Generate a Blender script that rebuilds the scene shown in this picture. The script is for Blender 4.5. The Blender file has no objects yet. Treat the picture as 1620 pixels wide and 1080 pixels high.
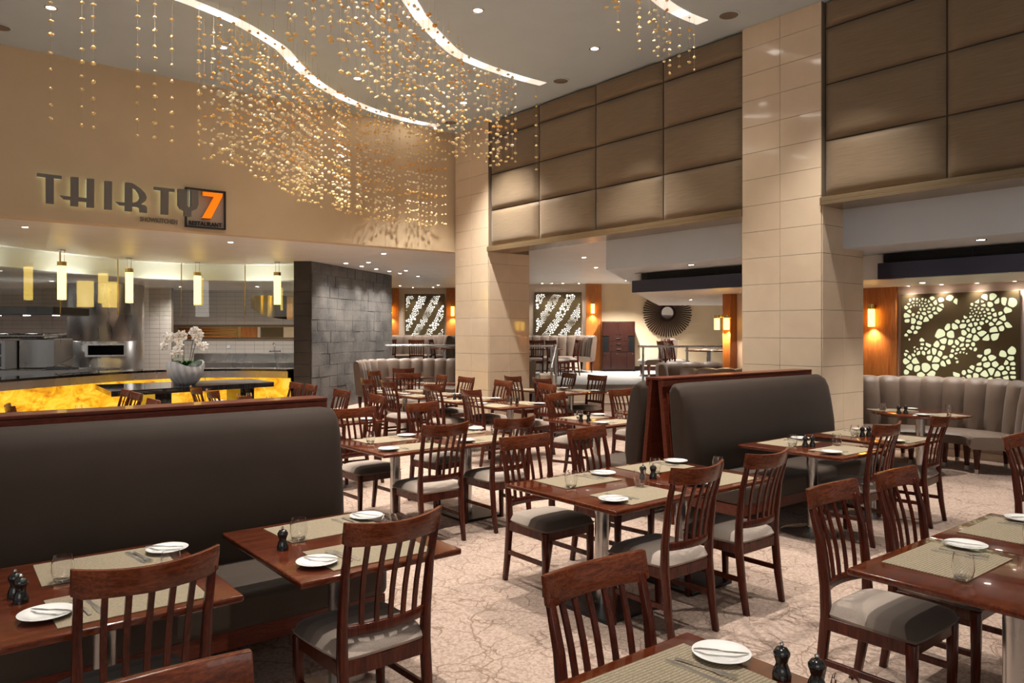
import bpy, bmesh, math, random
from mathutils import Vector, Matrix
random.seed(7)
PI = math.pi
C = bpy.context.scene.collection

# ------------------------------------------------------------------ camera
EYE = 1.75
YAW = math.radians(38.6)                       # camera looks 38.6 deg from +Y towards +X
cd = bpy.data.cameras.new('camera'); cam = bpy.data.objects.new('camera', cd); C.objects.link(cam)
cam.location = (0, 0, EYE); cam.rotation_euler = (PI/2, 0, -YAW)
cd.sensor_width = 36; cd.lens = 36*1196/1620; cd.shift_y = -15/1620; cd.clip_end = 100
bpy.context.scene.camera = cam

# ------------------------------------------------------------------ world and exposure
w = bpy.data.worlds.new('room_fill'); bpy.context.scene.world = w; w.use_nodes = True
w.node_tree.nodes['Background'].inputs[0].default_value = (1.0, 0.95, 0.90, 1)
w.node_tree.nodes['Background'].inputs[1].default_value = 0.235
vs = bpy.context.scene.view_settings
vs.view_transform = 'Standard'; vs.look = 'None'; vs.gamma = 1; vs.use_curve_mapping = False
vs.exposure = 0.30

def lamp(kind, name, loc, power, color, size=.1, rot=(0, 0, 0), angle=110, blend=.6, sy=None, parent=None):
    l = bpy.data.lights.new(name, kind); o = bpy.data.objects.new(name, l); C.objects.link(o)
    o.location = loc; o.rotation_euler = rot; l.energy = power; l.color = color
    if kind == 'SPOT': l.spot_size = math.radians(angle); l.spot_blend = blend; l.shadow_soft_size = size
    elif kind == 'AREA':
        l.size = size
        if sy: l.shape = 'RECTANGLE'; l.size_y = sy
    else: l.shadow_soft_size = size
    if parent: o.parent = parent
    return o
NEUT = (1, .95, .88)

# ------------------------------------------------------------------ materials
MATS = {}
def mat(name, col=(.5, .5, .5), rough=.5, metal=0, emit=None, es=1, spec=.5, trans=0, ior=1.45, coat=0, sheen=0):
    m = bpy.data.materials.new(name); m.use_nodes = True; MATS[name] = m
    b = m.node_tree.nodes['Principled BSDF']
    b.inputs['Base Color'].default_value = (*col, 1); b.inputs['Roughness'].default_value = rough
    b.inputs['Metallic'].default_value = metal; b.inputs['Specular IOR Level'].default_value = spec
    b.inputs['Transmission Weight'].default_value = trans; b.inputs['IOR'].default_value = ior
    b.inputs['Coat Weight'].default_value = coat; b.inputs['Sheen Weight'].default_value = sheen
    if emit: b.inputs['Emission Color'].default_value = (*emit, 1); b.inputs['Emission Strength'].default_value = es
    return m
def nodes(m): return m.node_tree.nodes, m.node_tree.links, m.node_tree.nodes['Principled BSDF']
def coords(m, scale=(1, 1, 1), kind='Object'):
    N, L, b = nodes(m); t = N.new('ShaderNodeTexCoord'); mp = N.new('ShaderNodeMapping')
    mp.inputs['Scale'].default_value = scale; L.new(t.outputs[kind], mp.inputs[0]); return mp.outputs[0]
def noise(m, vec, scale, detail=4, dist=0, rough=.55):
    N, L, b = nodes(m); n = N.new('ShaderNodeTexNoise'); n.inputs['Scale'].default_value = scale
    n.inputs['Detail'].default_value = detail; n.inputs['Distortion'].default_value = dist; n.inputs['Roughness'].default_value = rough
    L.new(vec, n.inputs['Vector']); return n.outputs['Fac']
def ramp(m, fac, stops, interp='LINEAR'):
    N, L, b = nodes(m); r = N.new('ShaderNodeValToRGB'); r.color_ramp.interpolation = interp
    e = r.color_ramp.elements
    while len(e) < len(stops): e.new(.5)
    for i, (p, c) in enumerate(stops): e[i].position = p; e[i].color = (*c, 1) if len(c) == 3 else c
    L.new(fac, r.inputs[0]); return r.outputs[0]
def mixc(m, fac, a, b_, mode='MIX'):
    N, L, b = nodes(m); x = N.new('ShaderNodeMix'); x.data_type = 'RGBA'; x.blend_type = mode
    for sock, v in ((0, fac), (6, a), (7, b_)):
        if isinstance(v, (int, float)): x.inputs[sock].default_value = v
        elif isinstance(v, tuple): x.inputs[sock].default_value = (*v, 1)
        else: L.new(v, x.inputs[sock])
    return x.outputs[2]
def setcol(m, s): m.node_tree.links.new(s, nodes(m)[2].inputs['Base Color'])
def bump(m, h, strength=.3, dist=.005):
    N, L, b = nodes(m); n = N.new('ShaderNodeBump'); n.inputs['Strength'].default_value = strength
    n.inputs['Distance'].default_value = dist; L.new(h, n.inputs['Height']); L.new(n.outputs[0], b.inputs['Normal'])
def g(v): return (v, v, v)

def wood(name, dark, light, rough=.28, sc=(18, 18, 2.2), coat=.25):
    m = mat(name, light, rough, coat=coat, spec=.32)
    v = coords(m, sc); n1 = noise(m, v, 1.6, 6, 1.2, .65)
    v2 = coords(m, (sc[0]*6, sc[1]*6, sc[2]*3)); n2 = noise(m, v2, 2.0, 4, .2)
    c = ramp(m, n1, [(.3, dark), (.7, light)]); c2 = mixc(m, ramp(m, n2, [(.42, g(0)), (.6, g(.45))]), c, tuple(x*.55 for x in dark))
    setcol(m, c2); bump(m, n2, .08, .002); return m
wood('mahogany', (.034, .0060, .0026), (.115, .020, .008), .27, coat=.12)
wood('mahogany_top', (.050, .0090, .0035), (.165, .036, .012), .13, (2.2, 18, 18), .6)
wood('mahogany_top_y', (.050, .0090, .0035), (.165, .036, .012), .13, (18, 2.2, 18), .6)
wood('mahogany_rail', (.070, .014, .005), (.21, .050, .017), .24, (2.5, 18, 22), .3)
wood('cabinet_wood', (.012, .004, .003), (.030, .009, .006), .3, (14, 14, 1.5), .15)
wood('booth_wood', (.09, .016, .008), (.17, .038, .018), .35, (2.2, 18, 18), .1)
wood('orange_wood', (.36, .11, .022), (.55, .20, .05), .35, (10, 10, .9), .2)

def fabric(name, col, rough=.8, sheen=.25, var=.25, sc=9):
    m = mat(name, col, rough, spec=.25, sheen=sheen)
    v = coords(m); n1 = noise(m, v, sc*.4, 4); n2 = noise(m, coords(m, (1, 1, 2)), 240, 2)
    setcol(m, mixc(m, n1, tuple(x*(1-var) for x in col), tuple(min(1, x*(1+var)) for x in col)))
    bump(m, n2, .25, .002); return m
fabric('booth_fabric', (.034, .021, .014), .7, .06)
fabric('booth_leather', (.135, .094, .070), .42, .12)
fabric('bench_fabric', (.060, .042, .031), .6, .1)
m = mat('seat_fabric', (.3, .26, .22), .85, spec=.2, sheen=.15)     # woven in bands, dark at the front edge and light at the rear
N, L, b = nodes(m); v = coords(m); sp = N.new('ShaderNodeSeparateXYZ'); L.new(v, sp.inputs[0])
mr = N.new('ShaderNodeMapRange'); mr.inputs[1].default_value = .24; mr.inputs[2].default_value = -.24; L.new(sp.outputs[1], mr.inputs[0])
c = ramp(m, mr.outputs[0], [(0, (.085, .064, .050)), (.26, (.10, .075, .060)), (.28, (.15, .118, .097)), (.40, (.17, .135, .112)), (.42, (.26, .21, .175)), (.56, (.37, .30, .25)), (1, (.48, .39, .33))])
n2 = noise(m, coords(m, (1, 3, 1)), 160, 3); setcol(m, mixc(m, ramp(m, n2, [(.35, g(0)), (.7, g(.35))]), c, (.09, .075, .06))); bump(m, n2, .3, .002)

m = mat('carpet', (.4, .3, .24), .95, spec=.1, sheen=.1)           # pinkish beige with branching brown twigs
N, L, b = nodes(m); v = coords(m)
nz = N.new('ShaderNodeTexNoise'); nz.inputs['Scale'].default_value = 2.2; nz.inputs['Detail'].default_value = 5; L.new(v, nz.inputs['Vector'])
va = N.new('ShaderNodeVectorMath'); va.operation = 'SCALE'; va.inputs['Scale'].default_value = .5; L.new(nz.outputs['Color'], va.inputs[0])
vb = N.new('ShaderNodeVectorMath'); vb.operation = 'ADD'; L.new(v, vb.inputs[0]); L.new(va.outputs[0], vb.inputs[1])
def crackle(scale, w0, w1):
    x = N.new('ShaderNodeTexVoronoi'); x.feature = 'DISTANCE_TO_EDGE'; x.inputs['Scale'].default_value = scale; L.new(vb.outputs[0], x.inputs['Vector'])
    return ramp(m, x.outputs['Distance'], [(w0, g(1)), (w1, g(0))])
c = mixc(m, noise(m, v, 90, 3), (.40, .295, .235), (.54, .415, .345))
c = mixc(m, ramp(m, noise(m, v, 45, 4, .5, .7), [(.47, g(0)), (.56, g(.62))]), c, (.27, .18, .135))
def gated(f, sc, lo, hi, k):
    q = N.new('ShaderNodeMath'); q.operation = 'MULTIPLY'; L.new(f, q.inputs[0]); L.new(ramp(m, noise(m, v, sc, 2), [(lo, g(0)), (hi, g(k))]), q.inputs[1]); return q.outputs[0]
c = mixc(m, gated(crackle(17, .02, .06), 5, .33, .6, .55), c, (.22, .145, .105))
c = mixc(m, gated(crackle(5, .012, .026), 3, .42, .5, .9), c, (.21, .135, .10))
c = mixc(m, gated(crackle(1.8, .006, .012), 1.4, .42, .46, .95), c, (.23, .15, .11))
setcol(m, c); bump(m, noise(m, v, 300, 2), .4, .004)
m = mat('grey_carpet', (.3, .28, .26), .95, spec=.1); setcol(m, mixc(m, noise(m, coords(m, (1, 4, 1)), 25, 5), (.12, .112, .105), (.25, .235, .22)))

def plain(name, col, rough=.6, var=.08, sc=1.5, **k):
    m = mat(name, col, rough, **k); setcol(m, mixc(m, noise(m, coords(m), sc, 3), tuple(x*(1-var) for x in col), tuple(min(1, x*(1+var)) for x in col))); return m
plain('ceiling_paint', (.54, .63, .68), .7)
plain('low_ceiling_paint', (.78, .76, .73), .45)
plain('bulkhead_paint', (.62, .67, .72), .6)
plain('tan_plaster', (.64, .49, .315), .65, .07, 2)
plain('cream_plaster', (.62, .50, .39), .6)
plain('pink_plaster', (.68, .54, .46), .5)
plain('kitchen_tile', (.60, .55, .50), .25)
plain('grout', (.22, .17, .12), .8)
plain('pillar_tile', (.46, .345, .235), .10, .10, .9, coat=.4)
m = MATS['pillar_tile']
n = noise(m, coords(m, (1, 1, 1)), 2.2, 5, .8); setcol(m, mixc(m, n, (.64, .50, .355), (.80, .645, .47)))
m = mat('panel_fabric', (.25, .2, .15), .55, spec=.3, sheen=.2)
n1 = noise(m, coords(m, (5, 1.2, 60)), 3, 5); n2 = noise(m, coords(m), .8, 2)
c = mixc(m, n2, (.22, .155, .085), (.29, .20, .125)); setcol(m, mixc(m, ramp(m, n1, [(.3, g(0)), (.7, g(.6))]), c, (.12, .092, .06))); bump(m, n1, .3, .004)
plain('panel_backing', (.06, .042, .026), .6)
plain('bronze_trim', (.30, .22, .13), .25, metal=.6)
m = mat('slate', (.1, .1, .1), .45, spec=.6)
N, L, b = nodes(m); oi = N.new('ShaderNodeVertexColor') if False else None
v = coords(m); n1 = noise(m, v, 1.7, 3); n2 = noise(m, v, 11, 7, 2.2, .6)
wv = N.new('ShaderNodeTexVoronoi'); wv.feature = 'DISTANCE_TO_EDGE'; wv.inputs['Scale'].default_value = 2.3
dv = N.new('ShaderNodeVectorMath'); dv.operation = 'ADD'; nn = N.new('ShaderNodeTexNoise'); nn.inputs['Scale'].default_value = 3; L.new(v, nn.inputs['Vector']); L.new(v, dv.inputs[0]); L.new(nn.outputs['Color'], dv.inputs[1]); L.new(dv.outputs[0], wv.inputs['Vector'])
c = mixc(m, ramp(m, n1, [(.35, g(0)), (.65, g(1))]), (.050, .049, .050), (.14, .13, .12)); c = mixc(m, ramp(m, n2, [(.4, g(0)), (.75, g(.4))]), c, (.20, .185, .17))
c = mixc(m, ramp(m, wv.outputs['Distance'], [(.0, g(.35)), (.012, g(0))]), c, (.30, .28, .26)); setcol(m, c); bump(m, n2, .6, .02)
plain('slate_dark', (.060, .050, .040), .5, .5, 3)
m = mat('steel', (.55, .54, .53), .22, 1); n1 = noise(m, coords(m, (1, 1, .2)), 3, 3); N, L, b = nodes(m)
L.new(ramp(m, n1, [(.2, g(.22)), (.8, g(.34))]), b.inputs['Roughness'])
mat('dark_steel', (.16, .16, .165), .25, 1)
mat('chrome', (.8, .8, .8), .08, 1)
mat('cutlery_steel', (.80, .79, .78), .32, 1)
mat('brass', (.62, .42, .14), .25, 1)
mat('iron', (.035, .035, .036), .3, .7)
mat('grinder_black', (.012, .011, .010), .15, coat=.6)
mat('porcelain', (.86, .85, .82), .12, coat=.5)
m = mat('glass', (1, 1, 1), .0, trans=1, ior=1.45)
m = mat('window_glass', (.96, .98, .93), .0, trans=1, ior=1.6)
mat('black_stone', (.012, .012, .014), .06, coat=.6)
mat('black', (.004, .004, .004), .9, spec=.1)
mat('band_blue_black', (.050, .050, .080), .28, .3)
mat('grille_black', (.07, .064, .058), .4)
m = mat('placemat', (.4, .33, .2), .8, spec=.2)
N, L, b = nodes(m); v = coords(m, (1, 1, 1)); wv = N.new('ShaderNodeTexWave'); wv.bands_direction = 'Y'; wv.inputs['Scale'].default_value = 24; wv.inputs['Distortion'].default_value = 1.2; wv.inputs['Detail Scale'].default_value = 14; L.new(v, wv.inputs['Vector'])
n2 = noise(m, coords(m, (1, 1, 1)), 230, 2); c = mixc(m, wv.outputs['Fac'], (.24, .19, .125), (.42, .35, .25)); setcol(m, mixc(m, ramp(m, n2, [(.4, g(0)), (.65, g(.6))]), c, (.16, .125, .08))); bump(m, n2, .5, .003)
mat('lamp_white', (1, 1, 1), .5, emit=(1, .95, .86), es=14)
mat('slot_lens', (1, 1, 1), .5, emit=(1, .93, .84), es=5)
m = mat('strip_white', (1, 1, 1), .5, emit=(1, .82, .68), es=2)
N, L, b = nodes(m); vo = N.new('ShaderNodeTexVoronoi'); vo.inputs['Scale'].default_value = 1.35; L.new(coords(m), vo.inputs['Vector'])
L.new(ramp(m, vo.outputs['Distance'], [(.05, g(1)), (.20, g(.22)), (.36, g(.13))]), b.inputs['Emission Strength'])
mu = N.new('ShaderNodeMath'); mu.operation = 'MULTIPLY'; mu.inputs[1].default_value = 5; L.new(b.inputs['Emission Strength'].links[0].from_socket, mu.inputs[0]); L.new(mu.outputs[0], b.inputs['Emission Strength'])
m = mat('amber_shade', (.9, .7, .3), .4, emit=(1, .68, .13), es=4.2)
mat('sconce_shade', (.9, .8, .5), .4, emit=(1, .56, .060), es=8)
mat('amber_bead', (.85, .42, .09), .22, emit=(1, .45, .08), es=0.0, coat=.5)
m = MATS['amber_bead']; N, L, b = nodes(m)
gi = N.new('ShaderNodeNewGeometry'); setcol(m, ramp(m, gi.outputs['Random Per Island'], [(0, (.80, .32, .05)), (.35, (.98, .58, .16)), (.7, (1, .80, .42)), (1, (1, .90, .66))]))
b.inputs['Subsurface Weight'].default_value = 0; b.inputs['Transmission Weight'].default_value = .15
mat('wire', (.5, .4, .3), .4, .5)
m = mat('onyx', (.9, .6, .1), .2, emit=(1, .6, .05), es=1)
N, L, b = nodes(m); n1 = noise(m, coords(m, (1, 1, 1.6)), 1.9, 7, 1.6, .62); n0 = noise(m, coords(m, (1, 1, .5)), .7, 2)
c = ramp(m, n1, [(.30, (.34, .10, .005)), (.42, (.72, .33, .012)), (.54, (.90, .52, .03)), (.74, (.95, .66, .12))])
L.new(c, b.inputs['Emission Color']); L.new(ramp(m, n0, [(.3, g(.62)), (.75, g(1.0))]), b.inputs['Emission Strength']); setcol(m, c)
m = mat('art_bronze', (.12, .085, .04), .4, .5)
mat('art_light', (.22, .23, .16), .5, emit=(.80, .84, .50), es=.68)
mat('art_light_white', (.4, .4, .35), .5, emit=(1, .96, .86), es=1.15)
plain('pale_glass_fascia', (.93, .93, .84), .3, .05)
mat('mirror', (.85, .87, .9), .03, 1)
mat('orange_sign', (.85, .2, .01), .4, emit=(1, .22, .0), es=.55)
plain('sign_metal', (.19, .17, .155), .45, metal=.2)
plain('sign_panel', (.42, .35, .28), .5)
mat('sign_dark', (.02, .02, .022), .4)
mat('sign_grey', (.20, .16, .125), .5)
mat('halo', (1, 1, .8), .5, emit=(.9, 1, .65), es=.55)
mat('petal', (.97, .95, .91), .5, sheen=.1)
mat('petal_heart', (.75, .45, .12), .5)
mat('leaf', (.02, .09, .02), .35)
mat('stem', (.09, .07, .03), .5)
mat('white_plastic', (.75, .75, .78), .35)
mat('bowl_grey', (.50, .50, .52), .3, coat=.3)
mat('booth_light', (1, 1, 1), .5)

# ------------------------------------------------------------------ mesh helpers
class MB:
    def __init__(s): s.v = []; s.f = []
    def add(s, vs, fs):
        k = len(s.v); s.v += [tuple(p) for p in vs]; s.f += [tuple(i+k for i in f) for f in fs]; return s
    def box(s, x0, x1, y0, y1, z0, z1):
        return s.add([(x, y, z) for z in (z0, z1) for y in (y0, y1) for x in (x0, x1)], [(0, 2, 3, 1), (4, 5, 7, 6), (0, 1, 5, 4), (1, 3, 7, 5), (3, 2, 6, 7), (2, 0, 4, 6)])
    def prism(s, poly, z0, z1):
        n = len(poly)
        if sum(poly[i][0]*poly[(i+1) % n][1]-poly[(i+1) % n][0]*poly[i][1] for i in range(n)) < 0: poly = poly[::-1]
        return s.add([(x, y, z0) for x, y in poly]+[(x, y, z1) for x, y in poly], [tuple(range(n))[::-1], tuple(range(n, 2*n))]+[(i, (i+1) % n, n+(i+1) % n, n+i) for i in range(n)])
    def lathe(s, prof, n=24, c=(0, 0, 0)):
        vs = []; fs = []
        for r, z in prof:
            for i in range(n): a = 2*PI*i/n; vs.append((c[0]+r*math.cos(a), c[1]+r*math.sin(a), c[2]+z))
        for j in range(len(prof)-1):
            for i in range(n): k = (i+1) % n; fs.append((j*n+i, j*n+k, (j+1)*n+k, (j+1)*n+i))
        if prof[0][0] > 1e-4: fs.append(tuple(range(n))[::-1])
        if prof[-1][0] > 1e-4: fs.append(tuple((len(prof)-1)*n+i for i in range(n)))
        return s.add(vs, fs)
    def tube(s, pts, r, n=8, caps=True):
        pts = [Vector(p) for p in pts]; rs = r if isinstance(r, (list, tuple)) else [r]*len(pts); vs = []; fs = []
        for i, p in enumerate(pts):
            d = (pts[min(i+1, len(pts)-1)]-pts[max(i-1, 0)]).normalized()
            u = d.cross(Vector((0, 0, 1)) if abs(d.z) < .95 else Vector((1, 0, 0))).normalized(); w_ = d.cross(u)
            for k in range(n): a = 2*PI*k/n; vs.append(p+(u*math.cos(a)+w_*math.sin(a))*rs[i])
        for j in range(len(pts)-1):
            for k in range(n): q = (k+1) % n; fs.append((j*n+k, (j+1)*n+k, (j+1)*n+q, j*n+q))
        if caps: fs += [tuple(range(n)), tuple((len(pts)-1)*n+i for i in range(n))[::-1]]
        return s.add(vs, fs)
    def bar(s, secs):               # secs: list of 4-point rectangles (each a list of 4 points)
        vs = [p for q in secs for p in q]; n = len(secs)
        fs = [(0, 1, 2, 3), tuple((n-1)*4+i for i in (3, 2, 1, 0))]
        for j in range(n-1):
            for k in range(4): q = (k+1) % 4; fs.append((j*4+k, (j+1)*4+k, (j+1)*4+q, j*4+q))
        return s.add(vs, fs)
    def grid(s, rows, close=False, caps=False):
        m_ = len(rows[0]); vs = [p for r in rows for p in r]; fs = []
        for j in range(len(rows)-1):
            for k in range(m_ if close else m_-1): q = (k+1) % m_; fs.append((j*m_+k, (j+1)*m_+k, (j+1)*m_+q, j*m_+q))
        if caps: fs += [tuple(range(m_)), tuple((len(rows)-1)*m_+i for i in range(m_))[::-1]]
        return s.add(vs, fs)
    def xf(s, M): s.v = [tuple(M @ Vector(p)) for p in s.v]; return s
    def mesh(s, name, m, smooth=35, bev=0, seg=2):
        me = bpy.data.meshes.new(name); me.from_pydata(s.v, [], s.f); me.update()
        bm = bmesh.new(); bm.from_mesh(me); bmesh.ops.recalc_face_normals(bm, faces=bm.faces)
        if bev:
            es = [e for e in bm.edges if len(e.link_faces) == 2 and e.calc_face_angle(0) > .5]
            bmesh.ops.bevel(bm, geom=es, offset=bev, segments=seg, profile=.6, affect='EDGES', clamp_overlap=True)
        bm.to_mesh(me); bm.free()
        if smooth:
            me.polygons.foreach_set('use_smooth', [True]*len(me.polygons)); me.set_sharp_from_angle(angle=math.radians(smooth))
        me.materials.append(MATS[m] if isinstance(m, str) else m); return me
    def obj(s, name, m, parent=None, smooth=35, bev=0, seg=2, loc=None):
        o = bpy.data.objects.new(name, s.mesh(name, m, smooth, bev, seg)); C.objects.link(o)
        if parent: o.parent = parent
        if loc: o.location = loc
        return o
def thing(name, label, cat, loc=(0, 0, 0), rz=0, group=None):
    o = bpy.data.objects.new(name, None); C.objects.link(o); o.location = loc; o.rotation_euler = (0, 0, rz); o.empty_display_size = .1
    return tag(o, label, cat, group)
def tag(o, label, cat, group=None, kind=None):
    o['label'] = label; o['category'] = cat
    if group: o['group'] = group
    if kind: o['kind'] = kind
    return o
def struct(o, label=None):
    o['kind'] = 'structure'
    if label: o['label'] = label
    return o
def dup(root, loc, rz=0, label=None, group=None, name=None):
    r = root.copy(); C.objects.link(r); r.location = loc; r.rotation_euler = (0, 0, rz)
    if name: r.name = name
    if label: r['label'] = label
    if group: r['group'] = group
    for ch in list(root.children):
        c = ch.copy(); C.objects.link(c); c.parent = r
        for g2 in ch.children:
            d = g2.copy(); C.objects.link(d); d.parent = c
    return r
def RD(r, d):                    # a frame turned 38.6 deg: r to the right, d away; the raised terrace and the kitchen wall are set out on it
    return (d*math.sin(YAW)+r*math.cos(YAW), d*math.cos(YAW)-r*math.sin(YAW))
def rdbox(mb, r0, r1, d0, d1, z0, z1): return mb.prism([RD(r0, d0), RD(r1, d0), RD(r1, d1), RD(r0, d1)], z0, z1)
def catmull(P, n):
    out = []; P = [Vector((*p, 0)) if len(p) == 2 else Vector(p) for p in P]; Q = [2*P[0]-P[1]]+P+[2*P[-1]-P[-2]]
    for i in range(1, len(Q)-2):
        for k in range(n):
            t = k/n; a, b_, c_, d_ = Q[i-1:i+3]; out.append(.5*((2*b_)+(c_-a)*t+(2*a-5*b_+4*c_-d_)*t*t+(3*b_-a-3*c_+d_)*t**3))
    return out+[P[-1]]
def resample(P, n):
    ds = [0]
    for i in range(1, len(P)): ds.append(ds[-1]+(P[i]-P[i-1]).length)
    out = []
    for k in range(n+1):
        s_ = ds[-1]*k/n; i = 1
        while i < len(P)-1 and ds[i] < s_: i += 1
        t = (s_-ds[i-1])/max(1e-9, ds[i]-ds[i-1]); out.append(P[i-1].lerp(P[i], min(1, t)))
    return out, ds[-1]

# ------------------------------------------------------------------ the room shell
HC = 5.55; HL = 3.28; XW = 8.2; YK = 12.02
fl = MB(); fl.box(-9, 26, -5, 34, -.1, 0); struct(fl.obj('floor', 'carpet', smooth=0), 'pinkish beige carpet with branching brown twig pattern')
MB().box(-9, XW+.1, -5, YK+.1, HC, HC+.1).obj('ceiling', 'ceiling_paint', smooth=0)['kind'] = 'structure'
struct(MB().box(-9, XW+.05, YK, YK+.25, HL, HC+.1).obj('wall_kitchen_side', 'tan_plaster', smooth=0), 'tan wall above the open kitchen')
struct(MB().prism([(-9, YK+.25), (8.2, YK+.25), (8.66, 12), (8.66, 8.5), (12.2, 11), (26, 11), (26, 34), (-9, 34)], HL, HL+.12).obj('ceiling_low', 'low_ceiling_paint', smooth=0), 'low pale ceiling behind the hall')
struct(MB().prism([(8.66, -5), (8.66, 12.2), (20, 12.2), (20, -5)], HL+.01, HL+.11).obj('ceiling_side', 'low_ceiling_paint', smooth=0))
struct(MB().box(8.27, 8.66, -5, 12.1, 3.24, HC+.1).obj('wall_right', 'panel_backing', smooth=0), 'beam wall behind the fabric panels')
struct(MB().prism([(8.66, -5), (8.66, 8.45), (12.3, 11.1), (20, 11.1), (20, -5)], 2.74, HL).obj('ceiling_bulkhead', 'bulkhead_paint', smooth=0), 'grey bulkhead beyond the pillars')
struct(MB().prism([(9.66, -5), (9.66, 8.75), (14.8, 12.6), (17.5, 10.2), (14, 3), (14, -5)], 2.42, 2.735).obj('ceiling_alcove', 'low_ceiling_paint', smooth=0), 'lowest pale ceiling over the curved booths')
# dark air duct fascia with a grille above
b1 = MB().box(9.5, 9.64, -4.9, 4.55, 2.41, 2.61); b1.box(9.5, 9.64, 5.63, 8.67, 2.41, 2.61)
struct(b1.obj('trim_1', 'band_blue_black', smooth=0), 'blue black fascia band under the bulkhead')
gr = MB()
for y0, y1 in ((-4.9, 4.55), (5.63, 8.6)):
    gr.box(9.655, 9.659, y0, y1, 2.61, 2.739)
    for k in range(7): z = 2.625+k*.0165; gr.add([(9.60, y0, z), (9.60, y1, z), (9.64, y1, z+.009), (9.64, y0, z+.009)], [(0, 1, 2, 3)])
    yy = y0
    while yy < y1: gr.box(9.598, 9.603, yy, yy+.006, 2.61, 2.738); yy += .7
struct(gr.obj('trim_2', 'grille_black', smooth=0), 'black slatted air grille above the fascia band')
# bronze ledge under the panels
tr = MB()
for y0, y1 in ((-5, 4.57), (5.62, 10.95)):
    tr.box(8.155, 8.66, y0, y1, 3.20, 3.238); tr.box(8.155, 8.27, y0, y1, 3.238, 3.285); tr.box(8.165, 8.18, y0, y1, 3.285, 3.295)
struct(tr.obj('trim_3', 'bronze_trim', smooth=0, bev=.004), 'bronze ledge under the fabric panels')

# fabric wall panels: one soft slab each
def soft_slab(y0, y1, z0, z1):
    mb = MB(); rows = []; ny, nz = 14, 10
    for j in range(nz+1):
        r = []
        for i in range(ny+1):
            a = i/ny*2-1; b_ = j/nz*2-1; a = math.copysign(abs(a)**.6, a) if a else 0; b_ = math.copysign(abs(b_)**.6, b_) if b_ else 0
            t = (1-abs(a)**6)*(1-abs(b_)**5); r.append((8.262-.075*max(0, t)**.45, (y0+y1)/2+a*(y1-y0)/2, (z0+z1)/2+b_*(z1-z0)/2))
        rows.append(r)
    mb.grid(rows); return mb
rows_z = [(3.305, 3.945), (3.953, 4.590), (4.598, 5.236), (5.244, 5.545)]
rn = ['lowest row', 'second row up', 'third row up', 'cut row under the ceiling']
for sec, (ys, cn) in enumerate((([10.945, 9.615, 8.28, 6.95, 5.625], ['first', 'second', 'third', 'fourth']), ([4.56, 3.25, 1.93, .61, -.7], ['first', 'second', 'third', 'fourth']))):
    for k in range(4):
        if sec == 1 and k > 2: continue
        for r_, (z0, z1) in enumerate(rows_z):
            o = soft_slab(ys[k+1]+.009, ys[k]-.009, z0+.003, z1-.003).obj('fabric_wall_panel', 'panel_fabric', smooth=60)
            tag(o, 'taupe padded fabric wall panel, %s column %s, %s' % (cn[k], 'right of the far pillar' if sec == 0 else 'right of the near pillar', rn[r_]), 'wall panel', 'padded fabric wall panels')

# tiled pillars
def pillar(x0, x1, y0, y1, label):
    mb = MB(); TH = .3276
    mb.box(x0, x1, y0, y1, 0, HL if False else HC)
    core = mb.obj('tiled_pillar', 'grout', smooth=0); tag(core, label, 'pillar', 'beige tiled pillars')
    t = MB(); z = .04-TH
    xm, ym = (x0+x1)/2, (y0+y1)/2; e = .002
    while z < HC:
        za, zb = max(z, .0)+e, min(z+TH, HC)-e
        if zb-za > .02:
            for ya, yb in ((y0, ym), (ym, y1)): t.box(x0-.012, x0, ya+e, yb-e, za, zb); t.box(x1, x1+.012, ya+e, yb-e, za, min(zb, 3.2)) if za < 3.1 else None
            if za < 3.2:
                for xa, xb in ((x0, xm), (xm, x1)): t.box(xa+e, xb-e, y0-.012, y0, za, min(zb, 3.2))
            if za < 3.2:
                for xa, xb in ((x0, xm), (xm, x1)): t.box(xa+e, xb-e, y1, y1+.012, za, min(zb, 3.2))
        z += TH
    t.obj('tile_cladding', 'pillar_tile', core, smooth=0, bev=.0015, seg=1)
    return core
pillar(XW, 9.15, 4.568, 5.62, 'near beige glossy tiled pillar at the end of the double booth')
pillar(XW, 9.15, 10.95, 12.0, 'far beige glossy tiled pillar where the two tall walls meet')

# right alcove wall with wood bay
struct(MB().box(11.5, 11.65, -5, 8.0, 0, 2.6).obj('wall_alcove', 'pink_plaster', smooth=0), 'pale pink wall behind the curved booths')
struct(MB().box(11.46, 11.5, -5, 8.2, 0, .1).obj('baseboard_alcove', 'cream_plaster', smooth=0))
tag(MB().box(11.45, 11.499, 5.30, 7.4, .1, 2.42).obj('wood_wall_panel', 'orange_wood', smooth=0), 'orange brown wood wall panel with a lit sconce behind the near pillar', 'wall panel')
tag(MB().box(11.42, 11.499, 5.20, 5.29, .1, 2.42).obj('wood_post', 'orange_wood', smooth=0, bev=.004), 'narrow light wood post edging the right wood panel', 'post')
tag(MB().box(11.3, 11.7, 8.001, 8.16, .0, 2.42).obj('wood_pier', 'orange_wood', smooth=0, bev=.004), 'orange wood pier at the end of the alcove wall left of the near pillar', 'pier')

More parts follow.
